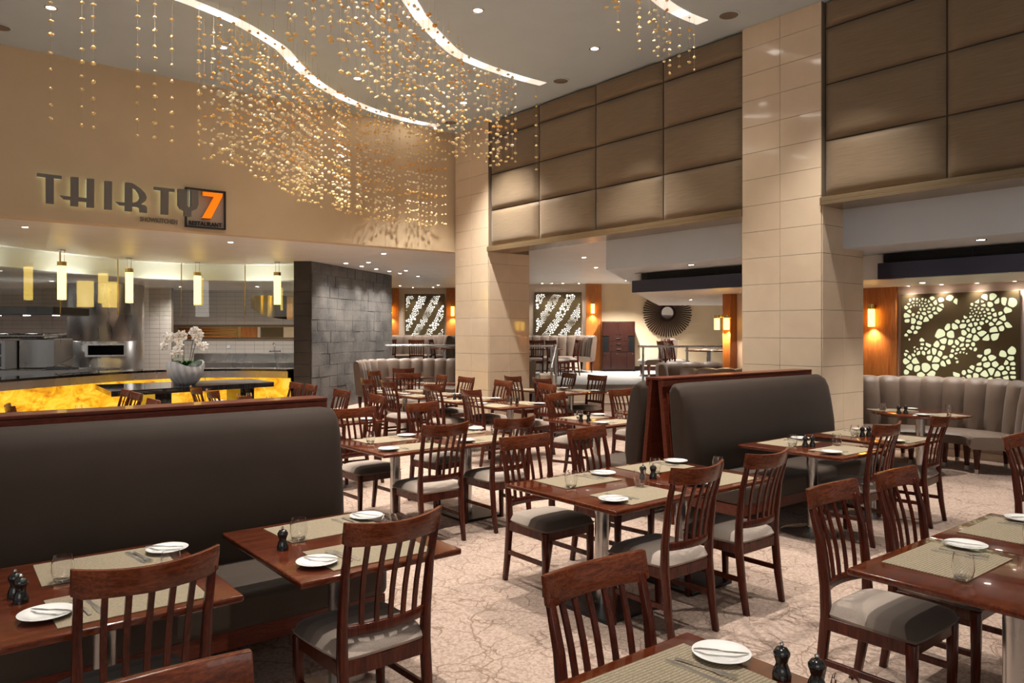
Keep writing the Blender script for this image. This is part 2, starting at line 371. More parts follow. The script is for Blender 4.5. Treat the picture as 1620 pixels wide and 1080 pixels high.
# raised terrace, steps, terrace walls
struct(MB().prism([RD(-6.5, 19.0), RD(1.0, 19.0), RD(1.0, 17.6), RD(12, 17.6), RD(12, 28), RD(-6.5, 28)], 0.001, .53).obj('floor_terrace', 'grey_carpet', smooth=0), 'grey carpeted raised terrace')
st = MB(); rdbox(st, 1.0, 4.2, 16.75, 17.6, 0.001, .177); rdbox(st, 1.0, 4.2, 17.1, 17.6, .178, .354)
struct(st.obj('floor_steps', 'cream_plaster', smooth=0, bev=.006), 'pale steps up to the terrace')
sn = MB()
for d, z in ((16.75, .177), (17.1, .354), (17.55, .53)): rdbox(sn, 1.0, 4.2, d-.02, d+.03, z, z+.012)
struct(sn.obj('trim_4', 'steel', smooth=0), 'metal step nosings')
struct(rdbox(MB(), -5.2, -1.6, 26.3, 26.5, .53, HL).obj('wall_back_left', 'cream_plaster', smooth=0))
struct(MB().prism([RD(-1.75, 26.3), RD(-.2, 24.3), RD(-.1, 24.4), RD(-1.6, 26.45)], .53, HL).obj('wall_back_middle', 'cream_plaster', smooth=0))
struct(rdbox(MB(), -.3, 2.35, 24.2, 24.4, .53, HL).obj('wall_back_center', 'cream_plaster', smooth=0))
struct(rdbox(MB(), 2.35, 11, 24.1, 24.3, .53, HL).obj('wall_back', 'tan_plaster', smooth=0), 'tan back wall with the sunburst mirror')
struct(rdbox(MB(), 2.9, 11, 24.06, 24.1, .53, .66).obj('baseboard_back', 'cabinet_wood', smooth=0))
def rdwood(r0, r1, d, label): tag(rdbox(MB(), r0, r1, d-.06, d-.002, .535, HL-.005).obj('wood_wall_panel', 'orange_wood', smooth=0), label, 'wall panel', 'tall wood wall panels on the terrace')
rdwood(2.36, 2.85, 24.1, 'tall orange wood wall panel beside the dark cabinet')
rdwood(-4.35, -3.93, 26.3, 'tall orange wood wall panel at the edge of the slate wall')
rdwood(-2.28, -1.78, 26.3, 'tall orange wood wall panel left of the far pillar')

# slate wall
P0 = Vector((6.80, 15.48)); P1 = Vector((10.2, 18.0)); dn = (P1-P0).normalized(); nn_ = Vector((dn.y, -dn.x))
sw = MB(); q0, q1 = P0-nn_*.0, P1
pier = [(6.51, 15.71), (6.80, 15.48), tuple(P1), tuple(P1-nn_*.34), tuple(P0-nn_*.36)]
sw.prism(pier, 0, HL); wallo = struct(sw.obj('wall_slate', 'slate_dark', smooth=0), 'dark slate stone wall at the end of the kitchen')
rs = random.Random(3); z = 0; row = 0; TL = .40
LN = (P1-P0).length
sl = MB()
while z < HL-.02:
    h = min(.252, HL-z); s_ = -(row % 2)*TL*.25
    while s_ < LN:
        wd = TL*rs.choice([1, 1, 1, 1, 1.12, .9]); a = max(0, s_); b_ = min(LN, s_+wd); s_ += wd
        if b_-a < .03: continue
        pr_ = .012+rs.random()*.012; p = P0+dn*(a+.003); q = P0+dn*(b_-.003)
        sl.prism([tuple(p), tuple(q), tuple(q+nn_*pr_), tuple(p+nn_*pr_)], z+.002, z+h-.002)
    z += h; row += 1
sl.obj('slate_cladding', 'slate', wallo, smooth=0, bev=.006, seg=2)
ps = MB(); e0 = Vector((6.51, 15.71)); e1 = Vector((6.80, 15.48)); ed = (e1-e0).normalized(); en = Vector((ed.y, -ed.x)); z = 0
while z < HL-.02:
    h = min(.262, HL-z); pr_ = .01+rs.random()*.008; ps.prism([tuple(e0), tuple(e1-ed*.02), tuple(e1-ed*.02+en*pr_), tuple(e0+en*pr_)], z+.003, z+h-.003); z += h
ps.obj('slate_end', 'slate_dark', wallo, smooth=0, bev=.004)

# ------------------------------------------------------------------ kitchen
CP = [(-2.4, 11.9), (-.6, 13.75), (.3, 14.6), (1.21, 15.4), (2.1, 16.1), (2.9, 16.68), (3.7, 17.15), (4.4, 17.3), (5.1, 17.15), (5.75, 16.75), (6.2, 16.25), (6.42, 15.88)]
cc = catmull(CP, 6); cc, cl = resample(cc, 72)
def offs(path, d):
    out = []
    for i, p in enumerate(path):
        t = (path[min(i+1, len(path)-1)]-path[max(i-1, 0)]).normalized(); out.append(Vector((p.x-t.y*d, p.y+t.x*d, 0)))
    return out
def ribbon(path, d0, d1, z0, z1):
    a = offs(path, d0); b_ = offs(path, d1); mb = MB()
    mb.grid([[(p.x, p.y, z0), (q.x, q.y, z0), (q.x, q.y, z1), (p.x, p.y, z1)] for p, q in zip(a, b_)], close=True, caps=True); return mb
ctr = thing('kitchen_counter', 'long curved kitchen counter with black stone top over glowing yellow onyx panels', 'counter')
ribbon(cc, .0, .75, .895, .94).obj('worktop', 'black_stone', ctr)
for k in range(6): ribbon(cc[k*12:k*12+13], .03, .05, .745+.0, .893).obj('steel_fascia', 'steel', ctr)
for k in range(6): ribbon([cc[k*12].lerp(cc[k*12+1], .02)]+cc[k*12+1:k*12+13], .10, .13, .06, .742).obj('onyx_panel', 'onyx', ctr)
ribbon(cc, .14, .72, .0, .89).obj('plinth', 'black', ctr)
# curved glass hood panels
GP, gl = resample(offs(cc, .42), 72)
def cut(path, a, b_): return path[a:b_+1]
for k in range(9):
    seg = cut(GP, k*8, k*8+8)
    gp = ribbon(seg[:], 0, .01, 2.09, HL-.003).obj('glass_hood_panel', 'window_glass', smooth=60)
    tag(gp, 'tinted curved glass hood panel over the kitchen counter, number %s from the slate wall' % ['nine', 'eight', 'seven', 'six', 'five', 'four', 'three', 'two', 'one'][k], 'glass panel', 'curved glass hood panels')
    p = seg[0]; MB().tube([(p.x, p.y, 2.09), (p.x, p.y, HL-.003)], .012, 6).obj('edge_strip', 'brass', gp)
struct(ribbon(GP, .25, .35, 2.93, HL-.001).obj('wall_kitchen_fascia', 'pale_glass_fascia', smooth=60), 'pale curved fascia behind the glass hood')
struct(MB().prism([tuple(p.xy) for p in offs(GP, .36)]+[(8, 18), (10, 24), (-8, 30), (-8, 12)], 2.93, 2.98).obj('ceiling_kitchen', 'low_ceiling_paint', smooth=0))

# tiled back walls of the kitchen
def tilewall(r0, r1, d, z0, z1, name, hole=None, label=None):
    core = rdbox(MB(), r0, r1, d, d+.12, z0, z1).obj(name, 'grout', smooth=0); struct(core, label)
    t = MB(); z = z0; TW, THh = .27, .115; row = 0
    while z < z1-.01:
        r = r0
        zb = min(z+THh, z1)
        while r < r1-.01:
            rb = min(r+TW, r1)
            if not (hole and rb > hole[0] and r < hole[1] and zb > hole[2] and z < hole[3]): rdbox(t, r+.003, rb-.003, d-.01, d, z+.003, zb-.003)
            r = rb
        z = zb; row += 1
    t.obj('tile_cladding', 'kitchen_tile', core, smooth=0)
    return core
tilewall(-9.75, -5.2, 21.5, 0, 2.93, 'wall_kitchen_back', (-9.7, -5.2, 1.60, 1.92), 'cream tiled kitchen back wall')
tilewall(-9.95, -9.1, 20.2, 0, 2.93, 'wall_kitchen_pier', None, 'cream tiled kitchen pier beside the steel oven')
tilewall(-15.5, -12.0, 20.6, 0, 2.93, 'wall_kitchen_left')
# long slot with wood shelf lines; flat colour panels paint the mirrored room
slot = struct(rdbox(MB(), -9.5, -5.3, 21.47, 21.49, 1.585, 1.90).obj('window_1', 'brass', smooth=0), 'long pass window slot in the kitchen tiles with painted reflections')
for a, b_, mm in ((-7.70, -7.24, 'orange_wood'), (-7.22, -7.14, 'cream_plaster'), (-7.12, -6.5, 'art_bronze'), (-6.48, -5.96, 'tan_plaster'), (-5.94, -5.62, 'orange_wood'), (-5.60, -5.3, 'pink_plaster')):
    rdbox(MB(), a, b_, 21.45, 21.468, 1.60, 1.885).obj('painted_reflection', mm, slot, smooth=0)
ss = MB()
for k, (a, b_) in enumerate(((1.60, 1.64), (1.69, 1.74), (1.79, 1.81), (1.85, 1.885))): rdbox(ss, -9.48, -7.8, 21.44, 21.465, a, b_)
ss.obj('shelf_strip', 'orange_wood', slot, smooth=0)
# oven: big steel drum
x, y = RD(-9.75+.0, 18.75); x, y = RD(-10.15, 18.9)
ov = thing('drum_oven', 'tall cylindrical steel drum oven with a black slot opening', 'oven', (x, y, 0))
MB().lathe([(.86, 0), (.86, 1.52), (.853, 1.53), (.86, 1.54), (.86, 2.925)], 64).obj('drum', 'steel', ov)
a0 = math.atan2(-y, -x)
def ovb(w0, w1, r0, z0, z1, m_, nm):
    mb = MB(); mb.box(-w0, w1, -r0-.03, -r0+.35, z0, z1); mb.xf(Matrix.Rotation(a0+PI/2, 4, 'Z')); return mb.obj(nm, m_, ov, smooth=0)
ovb(.44, .44, .86, 1.16, 1.47, 'steel', 'opening_frame'); ovb(.38, .38, .866, 1.20, 1.43, 'black', 'opening')
# back counter, splash, tap, dispensers
bc = tag(rdbox(MB(), -9.6, -5.3, 20.7, 21.45, 0, .92).obj('back_counter', 'steel', smooth=0, bev=.01), 'long stainless steel counter along the tiled kitchen wall', 'counter')
rdbox(MB(), -9.0, -5.3, 21.38, 21.48, .925, 1.14).obj('splashback', 'steel', bc, smooth=0)
tx, ty = RD(-6.68, 21.3); tp = thing('kitchen_tap', 'chrome swan neck tap above the steel kitchen counter', 'tap', (tx, ty, 0))
MB().tube([(0, 0, 1.22), (0, 0, 1.35), (-.03, -.05, 1.42), (-.09, -.12, 1.44), (-.12, -.16, 1.40)], .014).obj('spout', 'chrome', tp)
MB().tube([(-.12, .0, 1.21), (.12, -.0, 1.21)], .02).obj('mixer_bar', 'chrome', tp)
for s_ in (-1, 1): MB().lathe([(.03, -.02), (.03, .02)], 10, (s_*.14, 0, 1.21)).obj('handle', 'chrome', tp)
MB().tube([(0, 0, .92), (0, 0, 1.21)], .012).obj('riser', 'chrome', tp)
for k, r_ in enumerate((-5.98, -5.78)):
    o = rdbox(MB(), r_-.07, r_+.07, 21.37, 21.485, 1.27, 1.52).obj('soap_dispenser', 'white_plastic', bev=.03, seg=4)
    rdbox(MB(), r_-.03, r_+.03, 21.35, 21.45, 1.245, 1.27).obj('nozzle', 'dark_steel', o)
    tag(o, 'white wall soap dispenser, %s of the pair above the steel counter' % ('left one' if k == 0 else 'right one'), 'soap dispenser', 'soap dispensers on the kitchen tiles')
for k, r_ in enumerate((-9.05, -8.05)):
    o = rdbox(MB(), r_-.05, r_+.05, 21.46, 21.489, 1.28, 1.38).obj('wall_socket', 'white_plastic', bev=.01)
    tag(o, 'white wall socket on kitchen tiles %s the white orchids' % ('left behind' if k == 0 else 'right behind'), 'socket')
# steel ranges on the left, extractor hood, fry baskets
hd = thing('extractor_hood', 'dark green extractor hood with small lights behind the left glass panels', 'hood')
rdbox(MB(), -15.5, -9.9, 16.3, 17.7, 2.12, 2.3).obj('canopy', 'dark_steel', hd, smooth=0, bev=.01)
for r_ in (-11.4, -10.75, -10.1-.0): 
    xx, yy = RD(r_, 16.75); MB().lathe([(.07, 2.108), (.07, 2.119)], 16, (xx, yy, 0)).obj('lamp', 'lamp_white', hd)
rg = thing('salamander_grill', 'stainless steel salamander grill cabinet with rounded top hood', 'grill')
rdbox(MB(), -10.83, -10.05, 16.6, 17.3, .95, 1.60).obj('body', 'steel', rg, smooth=0, bev=.02)
rdbox(MB(), -13, -10.22, 16.5, 17.4, 1.61, 1.72).obj('top_hood', 'steel', rg, bev=.05, seg=4)
sh = thing('heated_shelf', 'open steel pass shelf unit beside the salamander grill', 'shelf unit')
for z0 in (.96, 1.22, 1.50): rdbox(MB(), -13, -10.86, 16.2, 16.9, z0, z0+.05).obj('shelf', 'steel', sh, smooth=0, bev=.006)
rdbox(MB(), -10.93, -10.85, 16.18, 16.92, .95, 1.56).obj('side_frame', 'steel', sh, smooth=0)
rdbox(MB(), -13, -10.95, 16.85, 16.9, .96, 1.5).obj('back_panel', 'dark_steel', sh, smooth=0)
fr = thing('fry_station', 'low steel fry station with a raised basket handle behind the counter', 'fryer')
rdbox(MB(), -13, -8.9, 15.95, 17.3, .0, .945).obj('cabinet', 'steel', fr, smooth=0, bev=.01)
def rp(r, d, z): x_, y_ = RD(r, d); return (x_, y_, z)
MB().tube([rp(-9.9, 16.3, 1.0), rp(-9.35, 16.2, 1.24)], .012).obj('basket_handle', 'chrome', fr)
MB().tube([rp(-9.75, 16.3, 1.06), rp(-9.5, 16.3, 1.0), rp(-9.45, 16.5, .99)], .008).obj('basket_frame', 'chrome', fr)
rdbox(MB(), -10.0, -9.5, 16.2, 16.6, .946, 1.0).obj('basket', 'dark_steel', fr, smooth=0, bev=.01)
brs = catmull([(-.2, 0, 0), (0, .02, .02), (.25, 0, -.12), (.5, 0, -.22)], 5)
# curved brass hood near the slate wall
bh = MB(); rows = []
for i in range(13):
    t = i/12; r_ = -5.2+(t-.5)*.0; 
    zz = 2.05+.28*(1-t)**1.8; rr = -6.15+.85*t; rows.append([rp(rr, 17.8-.25*math.sin(t*PI), zz), rp(rr, 18.3, zz+.02), rp(rr, 18.3, 2.6), rp(rr, 17.8-.25*math.sin(t*PI), 2.6)])
bh.grid(rows, close=True, caps=True); tag(bh.obj('brass_hood', 'brass'), 'curved polished brass hood next to the slate wall', 'hood')

# ------------------------------------------------------------------ black buffet table, bowl and orchids
bt = thing('buffet_table', 'large black stone buffet table in front of the glowing counter', 'table')
BQ = [(2.27, 12.05), (4.87, 12.6), (4.87, 13.7), (2.36, 13.75)]
MB().prism(BQ, .82, .90).obj('tabletop', 'black_stone', bt, smooth=0, bev=.004)
MB().prism([(2.95, 12.45), (3.2, 12.5), (3.2, 13.4), (2.95, 13.4)], 0, .82).obj('leg', 'black_stone', bt, smooth=0)
MB().prism([(4.35, 12.75), (4.6, 12.8), (4.6, 13.45), (4.35, 13.45)], 0, .82).obj('leg', 'black_stone', bt, smooth=0)
bx, by = 3.50, 12.85
bowl = MB(); prof = [(.10, 0), (.13, .0), (.2, .07), (.26, .18), (.285, .29), (.275, .37), (.255, .36), (.25, .28), (.2, .16), (.1, .06), (.0, .05)]
rows = []
for j, (r_, z) in enumerate(prof):
    rr = []
    for i in range(160):
        a = 2*PI*i/160; q = .011*math.sin(16*a+z*16) if j < 6 else 0; zz = z*.92+(.05*math.sin(a*2+1) if 3 < j < 8 else 0); rr.append(((r_+q)*math.cos(a), (r_+q)*math.sin(a), zz))
    rows.append(rr)
bowl.grid(rows, close=True); bo = bowl.obj('swirl_bowl', 'bowl_grey', smooth=50, loc=(bx, by, .901)); tag(bo, 'pale grey bowl with swirled ribs on the black buffet table', 'bowl')
orc = thing('orchid_plant', 'white orchids with arching stems and dark leaves in the swirled bowl', 'orchid', (bx, by, .90))
camr = Vector((math.cos(YAW), -math.sin(YAW), 0)); camb = Vector((-math.sin(YAW), -math.cos(YAW), 0))
ro = random.Random(5)
MB().lathe([(0, .27), (.22, .28), (.23, .25), (.0, .2)], 20).obj('soil', 'leaf', orc)
def V(r, b_, z): return camr*r+camb*b_+Vector((0, 0, z))
stems = [[V(-.02, 0, .28), V(-.06, .02, .6), V(-.14, .05, .78), V(-.27, .08, .72), V(-.33, .1, .55)],
         [V(.0, .05, .28), V(.0, .06, .6), V(-.01, .08, .80), V(-.06, .12, .62), V(-.06, .14, .44)],
         [V(.05, 0, .28), V(.11, 0, .65), V(.16, .03, .86), V(.27, .06, .76), V(.33, .08, .56)],
         [V(.07, 0, .28), V(.15, 0, .62), V(.2, .03, .80), V(.2, .06, .83), V(.24, .08, .72)]]
pet = MB()
for k in range(5):
    a = k*2*PI/5+PI/2; wdt = .026 if k % 2 else .019
    rows = []
    for i in range(5):
        t = i/4; wv_ = wdt*math.sin(PI*(.12+.82*t)); c0 = Vector((math.cos(a), 0, math.sin(a)))*(.055*t); sd = Vector((-math.sin(a), 0, math.cos(a)))*wv_; cu = Vector((0, -.012*math.sin(t*PI), 0))
        rows.append([c0-sd+Vector((0, .004, 0)), c0+cu, c0+sd+Vector((0, .004, 0))])
    pet.grid(rows)
petm = pet.mesh('blossom', 'petal', 60)
hm = MB().lathe([(0, -.010), (.009, 0), (0, .012)], 8, (0, 0, 0)).mesh('blossom_heart', 'petal_heart')
for si, S_ in enumerate(stems):
    pts = catmull(S_, 6); MB().tube(pts, .005, 6).obj('stem', 'stem', orc)
    n = [9, 12, 12, 4][si]
    for k in range(n):
        p = pts[int(len(pts)*(.42+.57*k/n))]; o = bpy.data.objects.new('blossom', petm); C.objects.link(o); o.parent = orc
        o.location = p+V(ro.uniform(-.05, .05), ro.uniform(0, .06), ro.uniform(-.03, .03)); o.rotation_euler = (ro.uniform(-.4, .4), ro.uniform(-.5, .5), -YAW+ro.uniform(-.6, .6)); s_ = ro.uniform(1.1, 1.45); o.scale = (s_, s_, s_)
        h = bpy.data.objects.new('blossom_heart', hm); C.objects.link(h); h.parent = o; h.location = (0, -.012, -.004)
for k in range(9):
    a = k*.7; rows = []; ln = ro.uniform(.2, .32)
    for i in range(7):
        t = i/6; wd = .035*math.sin(PI*min(1, .1+.88*t)); c0 = Vector((math.cos(a), math.sin(a), 0))*(ln*t)+Vector((0, 0, .28+.11*math.sin(t*2.4))); sd = Vector((-math.sin(a), math.cos(a), 0))*wd
        rows.append([c0-sd, c0-Vector((0, 0, .008)), c0+sd])
    MB().grid(rows).obj('leaf', 'leaf', orc, smooth=60)

# ------------------------------------------------------------------ pendants and sconces
pend_l = ['leftmost', 'second from left', 'third from left', 'rightmost, nearest the slate wall,']
for k, (px, py) in enumerate(((1.88, 14.55+2.05), (3.36, 17.5), (5.01, 17.48), (6.21, 16.13))):
    # hung just in front of the glass
    f_ = [0, 1, 1, 1][k]; 
    i = min(range(73), key=lambda i: (GP[i]-Vector((px, py, 0))).length)
    q = offs(GP, -.38)[i] if k == 0 else offs(GP, -.35)[i]
    t = thing('pendant_lamp', '%s amber glass tube pendant lamp over the kitchen counter' % pend_l[k], 'lamp', (q.x, q.y, 0), 0, 'tube pendants over the counter')
    MB().lathe([(.06, HL-.02), (.06, HL-.001)], 16).obj('canopy', 'steel', t)
    for s_ in (-1, 1): MB().tube([(s_*.04, 0, HL-.02), (s_*.04, 0, 3.06)], .004, 5).obj('cord', 'brass', t)
    MB().lathe([(.078, 2.98), (.078, 3.06)], 24).obj('cap', 'brass', t)
    MB().lathe([(.0, 2.35), (.073, 2.355), (.073, 2.98)], 24).obj('shade', 'amber_shade', t)
for k in range(6):               # cove lamps between the glass hood and the pale fascia
    p = offs(GP, .13)[6+k*12]; q = GP[min(72, 8+k*12)]-GP[4+k*12]
    lamp('AREA', 'cove_lamp', (p.x, p.y, 2.72), 5, (1, .98, .88), .9, (PI, 0, math.atan2(q.y, q.x)), sy=.10)
def sconce(x, y, z0, z1, r, wall_dir, label, cat='lamp'):
    t = thing('wall_sconce', label, cat, (x, y, 0), 0, 'amber tube wall sconces'); h = z1-z0
    MB().lathe([(.0, z0), (r*.93, z0+.004), (r*.93, z1-h*.22)], 20).obj('shade', 'sconce_shade', t)
    MB().lathe([(r, z1-h*.22), (r, z1), (0, z1)], 20).obj('cap', 'brass', t)
    wx, wy = wall_dir; MB().tube([(0, 0, z1-h*.12), (wx, wy, z1-h*.12)], .012).obj('bracket', 'brass', t)
    MB().tube([(wx*.9, wy*.9, z1-h*.12), (wx, wy, z1-h*.12)], .04, 12).obj('backplate', 'brass', t)
    lamp('SPOT', 'sconce_beam', (x+wx*.3, y+wy*.3, z0-.01), 45, (1, .76, .5), .03, angle=125, blend=1)
sconce(11.37, 5.54, 1.83, 2.17, .05, (.08, 0), 'amber tube wall sconce on the right wood panel beside the cut-out art')
x, y = RD(2.56, 23.93); sconce(x, y, 2.34, 2.72, .06, (.07, .09), 'amber tube wall sconce on the wood panel left of the dark cabinet')
x, y = RD(-2.05, 26.1); sconce(x, y, 2.3, 2.72, .06, (.08, .1), 'amber tube wall sconce just left of the far pillar')
x, y = RD(-4.2, 26.1); sconce(x, y, 2.3, 2.72, .06, (.08, .1), 'amber tube wall sconce partly hidden behind the slate wall')
sconce(11.22, 8.02, 1.79, 2.05, .05, (.09, 0), 'right amber tube sconce on the wood pier end behind the near pillar')
sconce(11.22, 8.12+.1, 1.79, 2.05, .05, (.09, -.06), 'left amber tube sconce on the wood pier end behind the near pillar')

# ------------------------------------------------------------------ backlit art panels
def clip(poly, px, py, nx, ny):
    out = []
    for i in range(len(poly)):
        a = poly[i]; b_ = poly[(i+1) % len(poly)]; da = (a[0]-px)*nx+(a[1]-py)*ny; db = (b_[0]-px)*nx+(b_[1]-py)*ny
        if da <= 0: out.append(a)
        if (da < 0 < db) or (db < 0 < da): t = da/(da-db); out.append((a[0]+(b_[0]-a[0])*t, a[1]+(b_[1]-a[1])*t))
    return out
def pebbles(W, H, n, mask, seed, small, gap_):
    rr = random.Random(seed); pts = []
    tries = 0
    while len(pts) < n and tries < n*60:
        tries += 1; x = rr.uniform(.05*W, .95*W); y = rr.uniform(.05*H, .95*H); k = .5+.5*math.sin(x*5+y*4+seed)*math.sin(y*6-x*3)
        md = small*(.45+1.2*k*rr.uniform(.6, 1))
        if all((x-p[0])**2+(y-p[1])**2 > (md*.5+p[2]*.5)**2 for p in pts): pts.append((x, y, md))
    polys = []
    for (x, y, md) in pts:
        if not mask(x/W, y/H): continue
        poly = [(x+md*.72*math.cos(a*PI/5), y+md*.72*math.sin(a*PI/5)) for a in range(10)]
        for (x2, y2, m2) in pts:
            if (x2, y2) == (x, y) or (x2-x)**2+(y2-y)**2 > (md*2.2)**2: continue
            t = md/(md+m2); dx, dy = x2-x, y2-y; L_ = math.hypot(dx, dy); gap = gap_
            poly = clip(poly, x+dx*t-dx/L_*gap, y+dy*t-dy/L_*gap, dx, dy)
            if len(poly) < 3: break
        if len(poly) < 3: continue
        for _ in range(2):
            q = []
            for i in range(len(poly)):
                a = poly[i]; b_ = poly[(i+1) % len(poly)]; q += [(a[0]*.78+b_[0]*.22, a[1]*.78+b_[1]*.22), (a[0]*.22+b_[0]*.78, a[1]*.22+b_[1]*.78)]
            poly = q
        polys.append(poly)
    return polys
def mask_big(x, y):
    s_ = math.sin((x*1.0-y*.72+.12*math.sin(4*y+2*x))*11.5+.9); return (s_ > -.45 or (s_ > -.9 and math.sin(x*61+y*37) > .25)) and math.sin(x*23+y*9)*math.sin(y*21-x*5) < .78 and .04 < x < .96 and .03 < y < .97
def mask_small(x, y):
    yy = 1-y; s_ = math.sin(((x+.55*yy+.2*yy*yy))*19-1.5+1.0*yy); return s_ > -.25 and .05 < x < .95 and .05 < y < .95 and math.sin(x*41+y*17)*math.sin(y*37) < .7
def art(origin, ux, n_, W, z0, z1, mask, seed, cnt, small, glow, label):
    o_ = Vector((*origin, 0)); ux = Vector((*ux, 0)).normalized(); n_ = Vector((*n_, 0)).normalized(); H = z1-z0
    t = thing('backlit_art_panel', label, 'wall art', (origin[0], origin[1], z0), 0, 'backlit cut-out art panels')
    def bx(a0, a1, h0, h1, d0, d1):
        mb = MB(); P = [ux*a0+n_*d0, ux*a1+n_*d0, ux*a1+n_*d1, ux*a0+n_*d1]; mb.prism([(p.x, p.y) for p in P], h0, h1); return mb
    bx(0, W, 0, H, .03, .075).obj('metal_sheet', 'art_bronze', t, smooth=0, bev=.003)
    bx(.04, W-.04, .04, H-.04, .002, .03).obj('backing_box', 'black', t, smooth=0)
    mb = MB()
    for poly in pebbles(W, H, cnt, mask, seed, small, .008 if small > .08 else .011):
        k = len(mb.v); m_ = len(poly); 
        for (x, y) in poly: p = ux*x+n_*.0765; mb.v.append((p.x, p.y, y))
        for (x, y) in poly: p = ux*x+n_*.074; mb.v.append((p.x, p.y, y))
        mb.f.append(tuple(range(k, k+m_))); mb.f += [(k+i, k+(i+1) % m_, k+m_+(i+1) % m_, k+m_+i) for i in range(m_)]
    mb.obj('glowing_cutouts', glow, t, smooth=0)
art((11.5, 5.13), (0, -1), (-1, 0), 1.52, .72, 2.30, mask_big, 4, 620, .074, 'art_light', 'large bronze art panel with pebble cut-outs glowing green, behind the right curved booth')
ux = (math.cos(YAW), -math.sin(YAW)); nb = (-math.sin(YAW), -math.cos(YAW))
art(RD(.72, 24.2), ux, nb, 1.5, 1.2, 3.02, mask_small, 8, 1200, .052, 'art_light_white', 'white glowing cut-out art panel right of the far pillar beside the cabinet')
art(RD(-3.72, 26.3), ux, nb, 1.38, 1.2, 3.07, mask_small, 12, 1200, .052, 'art_light_white', 'white glowing cut-out art panel between slate wall and far pillar')

# sunburst mirror
mx, my = RD(4.93, 24.02); su = thing('sunburst_mirror', 'round wall mirror in a dark sunburst of wooden spikes', 'mirror', (mx, my, 2.36), -YAW)
def disc(r, y0, y1, n=40, r_in=0):
    mb = MB(); mb.lathe([(r, y0), (r, y1)] if not r_in else [(r_in, y0), (r, y0), (r, y1), (r_in, y1)], n)
    if r_in: mb.f = [f for f in mb.f if len(f) == 4]; mb.grid([[mb.v[i] for i in range(n)], [mb.v[3*n+i] for i in range(n)]], close=True)
    return mb.xf(Matrix.Rotation(PI/2, 4, 'X'))
disc(.27, -.0, .05, 40, .19).obj('ring', 'cabinet_wood', su); disc(.2, .0, .03).obj('mirror_glass', 'mirror', su)
for k in range(58):
    a = 2*PI*k/58; c_, s_ = math.cos(a), math.sin(a); r1 = .76+.02*(k % 2)
    w0, w1 = .009, .019; q = []
    for r_, w_ in ((.24, w0), (r1, w1)): q.append([(c_*r_-s_*w_, -.015, s_*r_+c_*w_), (c_*r_+s_*w_, -.015, s_*r_-c_*w_), (c_*r_+s_*w_, -.04, s_*r_-c_*w_), (c_*r_-s_*w_, -.04, s_*r_+c_*w_)])
    MB().bar(q).obj('spike', 'cabinet_wood', su, smooth=0)

# cabinet
x, y = RD(2.80, 23.45); cb = thing('tall_cabinet', 'tall dark wood sideboard cabinet with silver handles below the tan wall', 'cabinet', (x, y, .53), -YAW)
def cbx(nm, a, b_, c_, d_, e, f_, m_='cabinet_wood', par=cb, bev=.004): return MB().box(a, b_, c_, d_, e, f_).obj(nm, m_, par, smooth=0, bev=bev)
cbx('body', 0, 1.02, .02, .5, .04, 1.55)
for s_ in (0, .96): cbx('foot', s_, s_+.06, .03, .09, 0, .04)
for k in range(2):
    d_ = cbx('door', .015+k*.5, .505+k*.5, 0, .02, 1.10, 1.535); MB().lathe([(.014, 0), (.014, .02)], 10, (.44+k*.13, -.01, 1.16)).obj('knob', 'chrome', d_)
for s_ in (0.01, .81): cbx('open_niche', s_+.01, s_+.18, .012, .018, .60, 1.085, 'black')
for k in range(3):
    d_ = cbx('drawer', .21, .80, 0, .02, .61+k*.165, .765+k*.165); cbx('handle', .43, .58, -.02, 0, .68+k*.165, .70+k*.165, 'chrome', d_, .002)
for k, (a, b_) in enumerate(((.015, .26), (.27, .75), (.76, 1.005))):
    d_ = cbx('door', a, b_, 0, .02, .06, .59); MB().lathe([(.014, 0), (.014, .02)], 10, (.1 if k == 0 else a+.18, -.01, .53)).obj('knob', 'chrome', d_)

# ------------------------------------------------------------------ railings
def rail(pts, posts, z, zb, label, name='handrail'):
    t = thing(name, label, 'railing', (0, 0, 0), 0, 'metal handrails at the terrace edge')
    MB().tube([(*p, z) for p in pts], .026, 10).obj('top_rail', 'steel', t)
    for p in posts: MB().box(p[0]-.02, p[0]+.02, p[1]-.02, p[1]+.02, zb, z-.02).obj('post', 'steel', t, bev=.004)
    return t
rail([RD(-3.2, 19.1), RD(-1.2, 19.1)], [RD(-3.1, 19.1), RD(-2.12, 19.1), RD(-1.4, 19.1)], 1.41, .53, 'grey metal handrail above the far booth, left of the far pillar')
rail([RD(.35, 18.2), RD(1.0, 18.2)], [RD(.95, 18.2)], 1.41, .5, 'short metal handrail beside the stairs, right of the far pillar')
rail([RD(2.95, 17.7), RD(5.5, 17.7)], [RD(3.07, 17.7), RD(4.1, 17.7), RD(5.25, 17.7)], 1.41, .53, 'long metal handrail behind the double booth below the mirror')
sr = thing('stair_handrail', 'sloping metal stair handrail with a post beside the steps', 'railing')
MB().tube([rp(1.05, 18.1, 1.43), rp(.85, 16.6, .95)], .03, 10).obj('rail', 'steel', sr); MB().tube([rp(1.03, 17.95, .535), rp(1.03, 17.95, 1.38)], .045, 12).obj('post', 'steel', sr)
MB().tube([rp(.87, 16.65, 0), rp(.87, 16.65, .93)], .03, 10).obj('post', 'steel', sr)
struct(rdbox(MB(), .62, .95, 16.7, 17.55, 0, .80).obj('wall_stair_cheek', 'cream_plaster', smooth=0, bev=.01), 'pale cheek wall beside the steps')

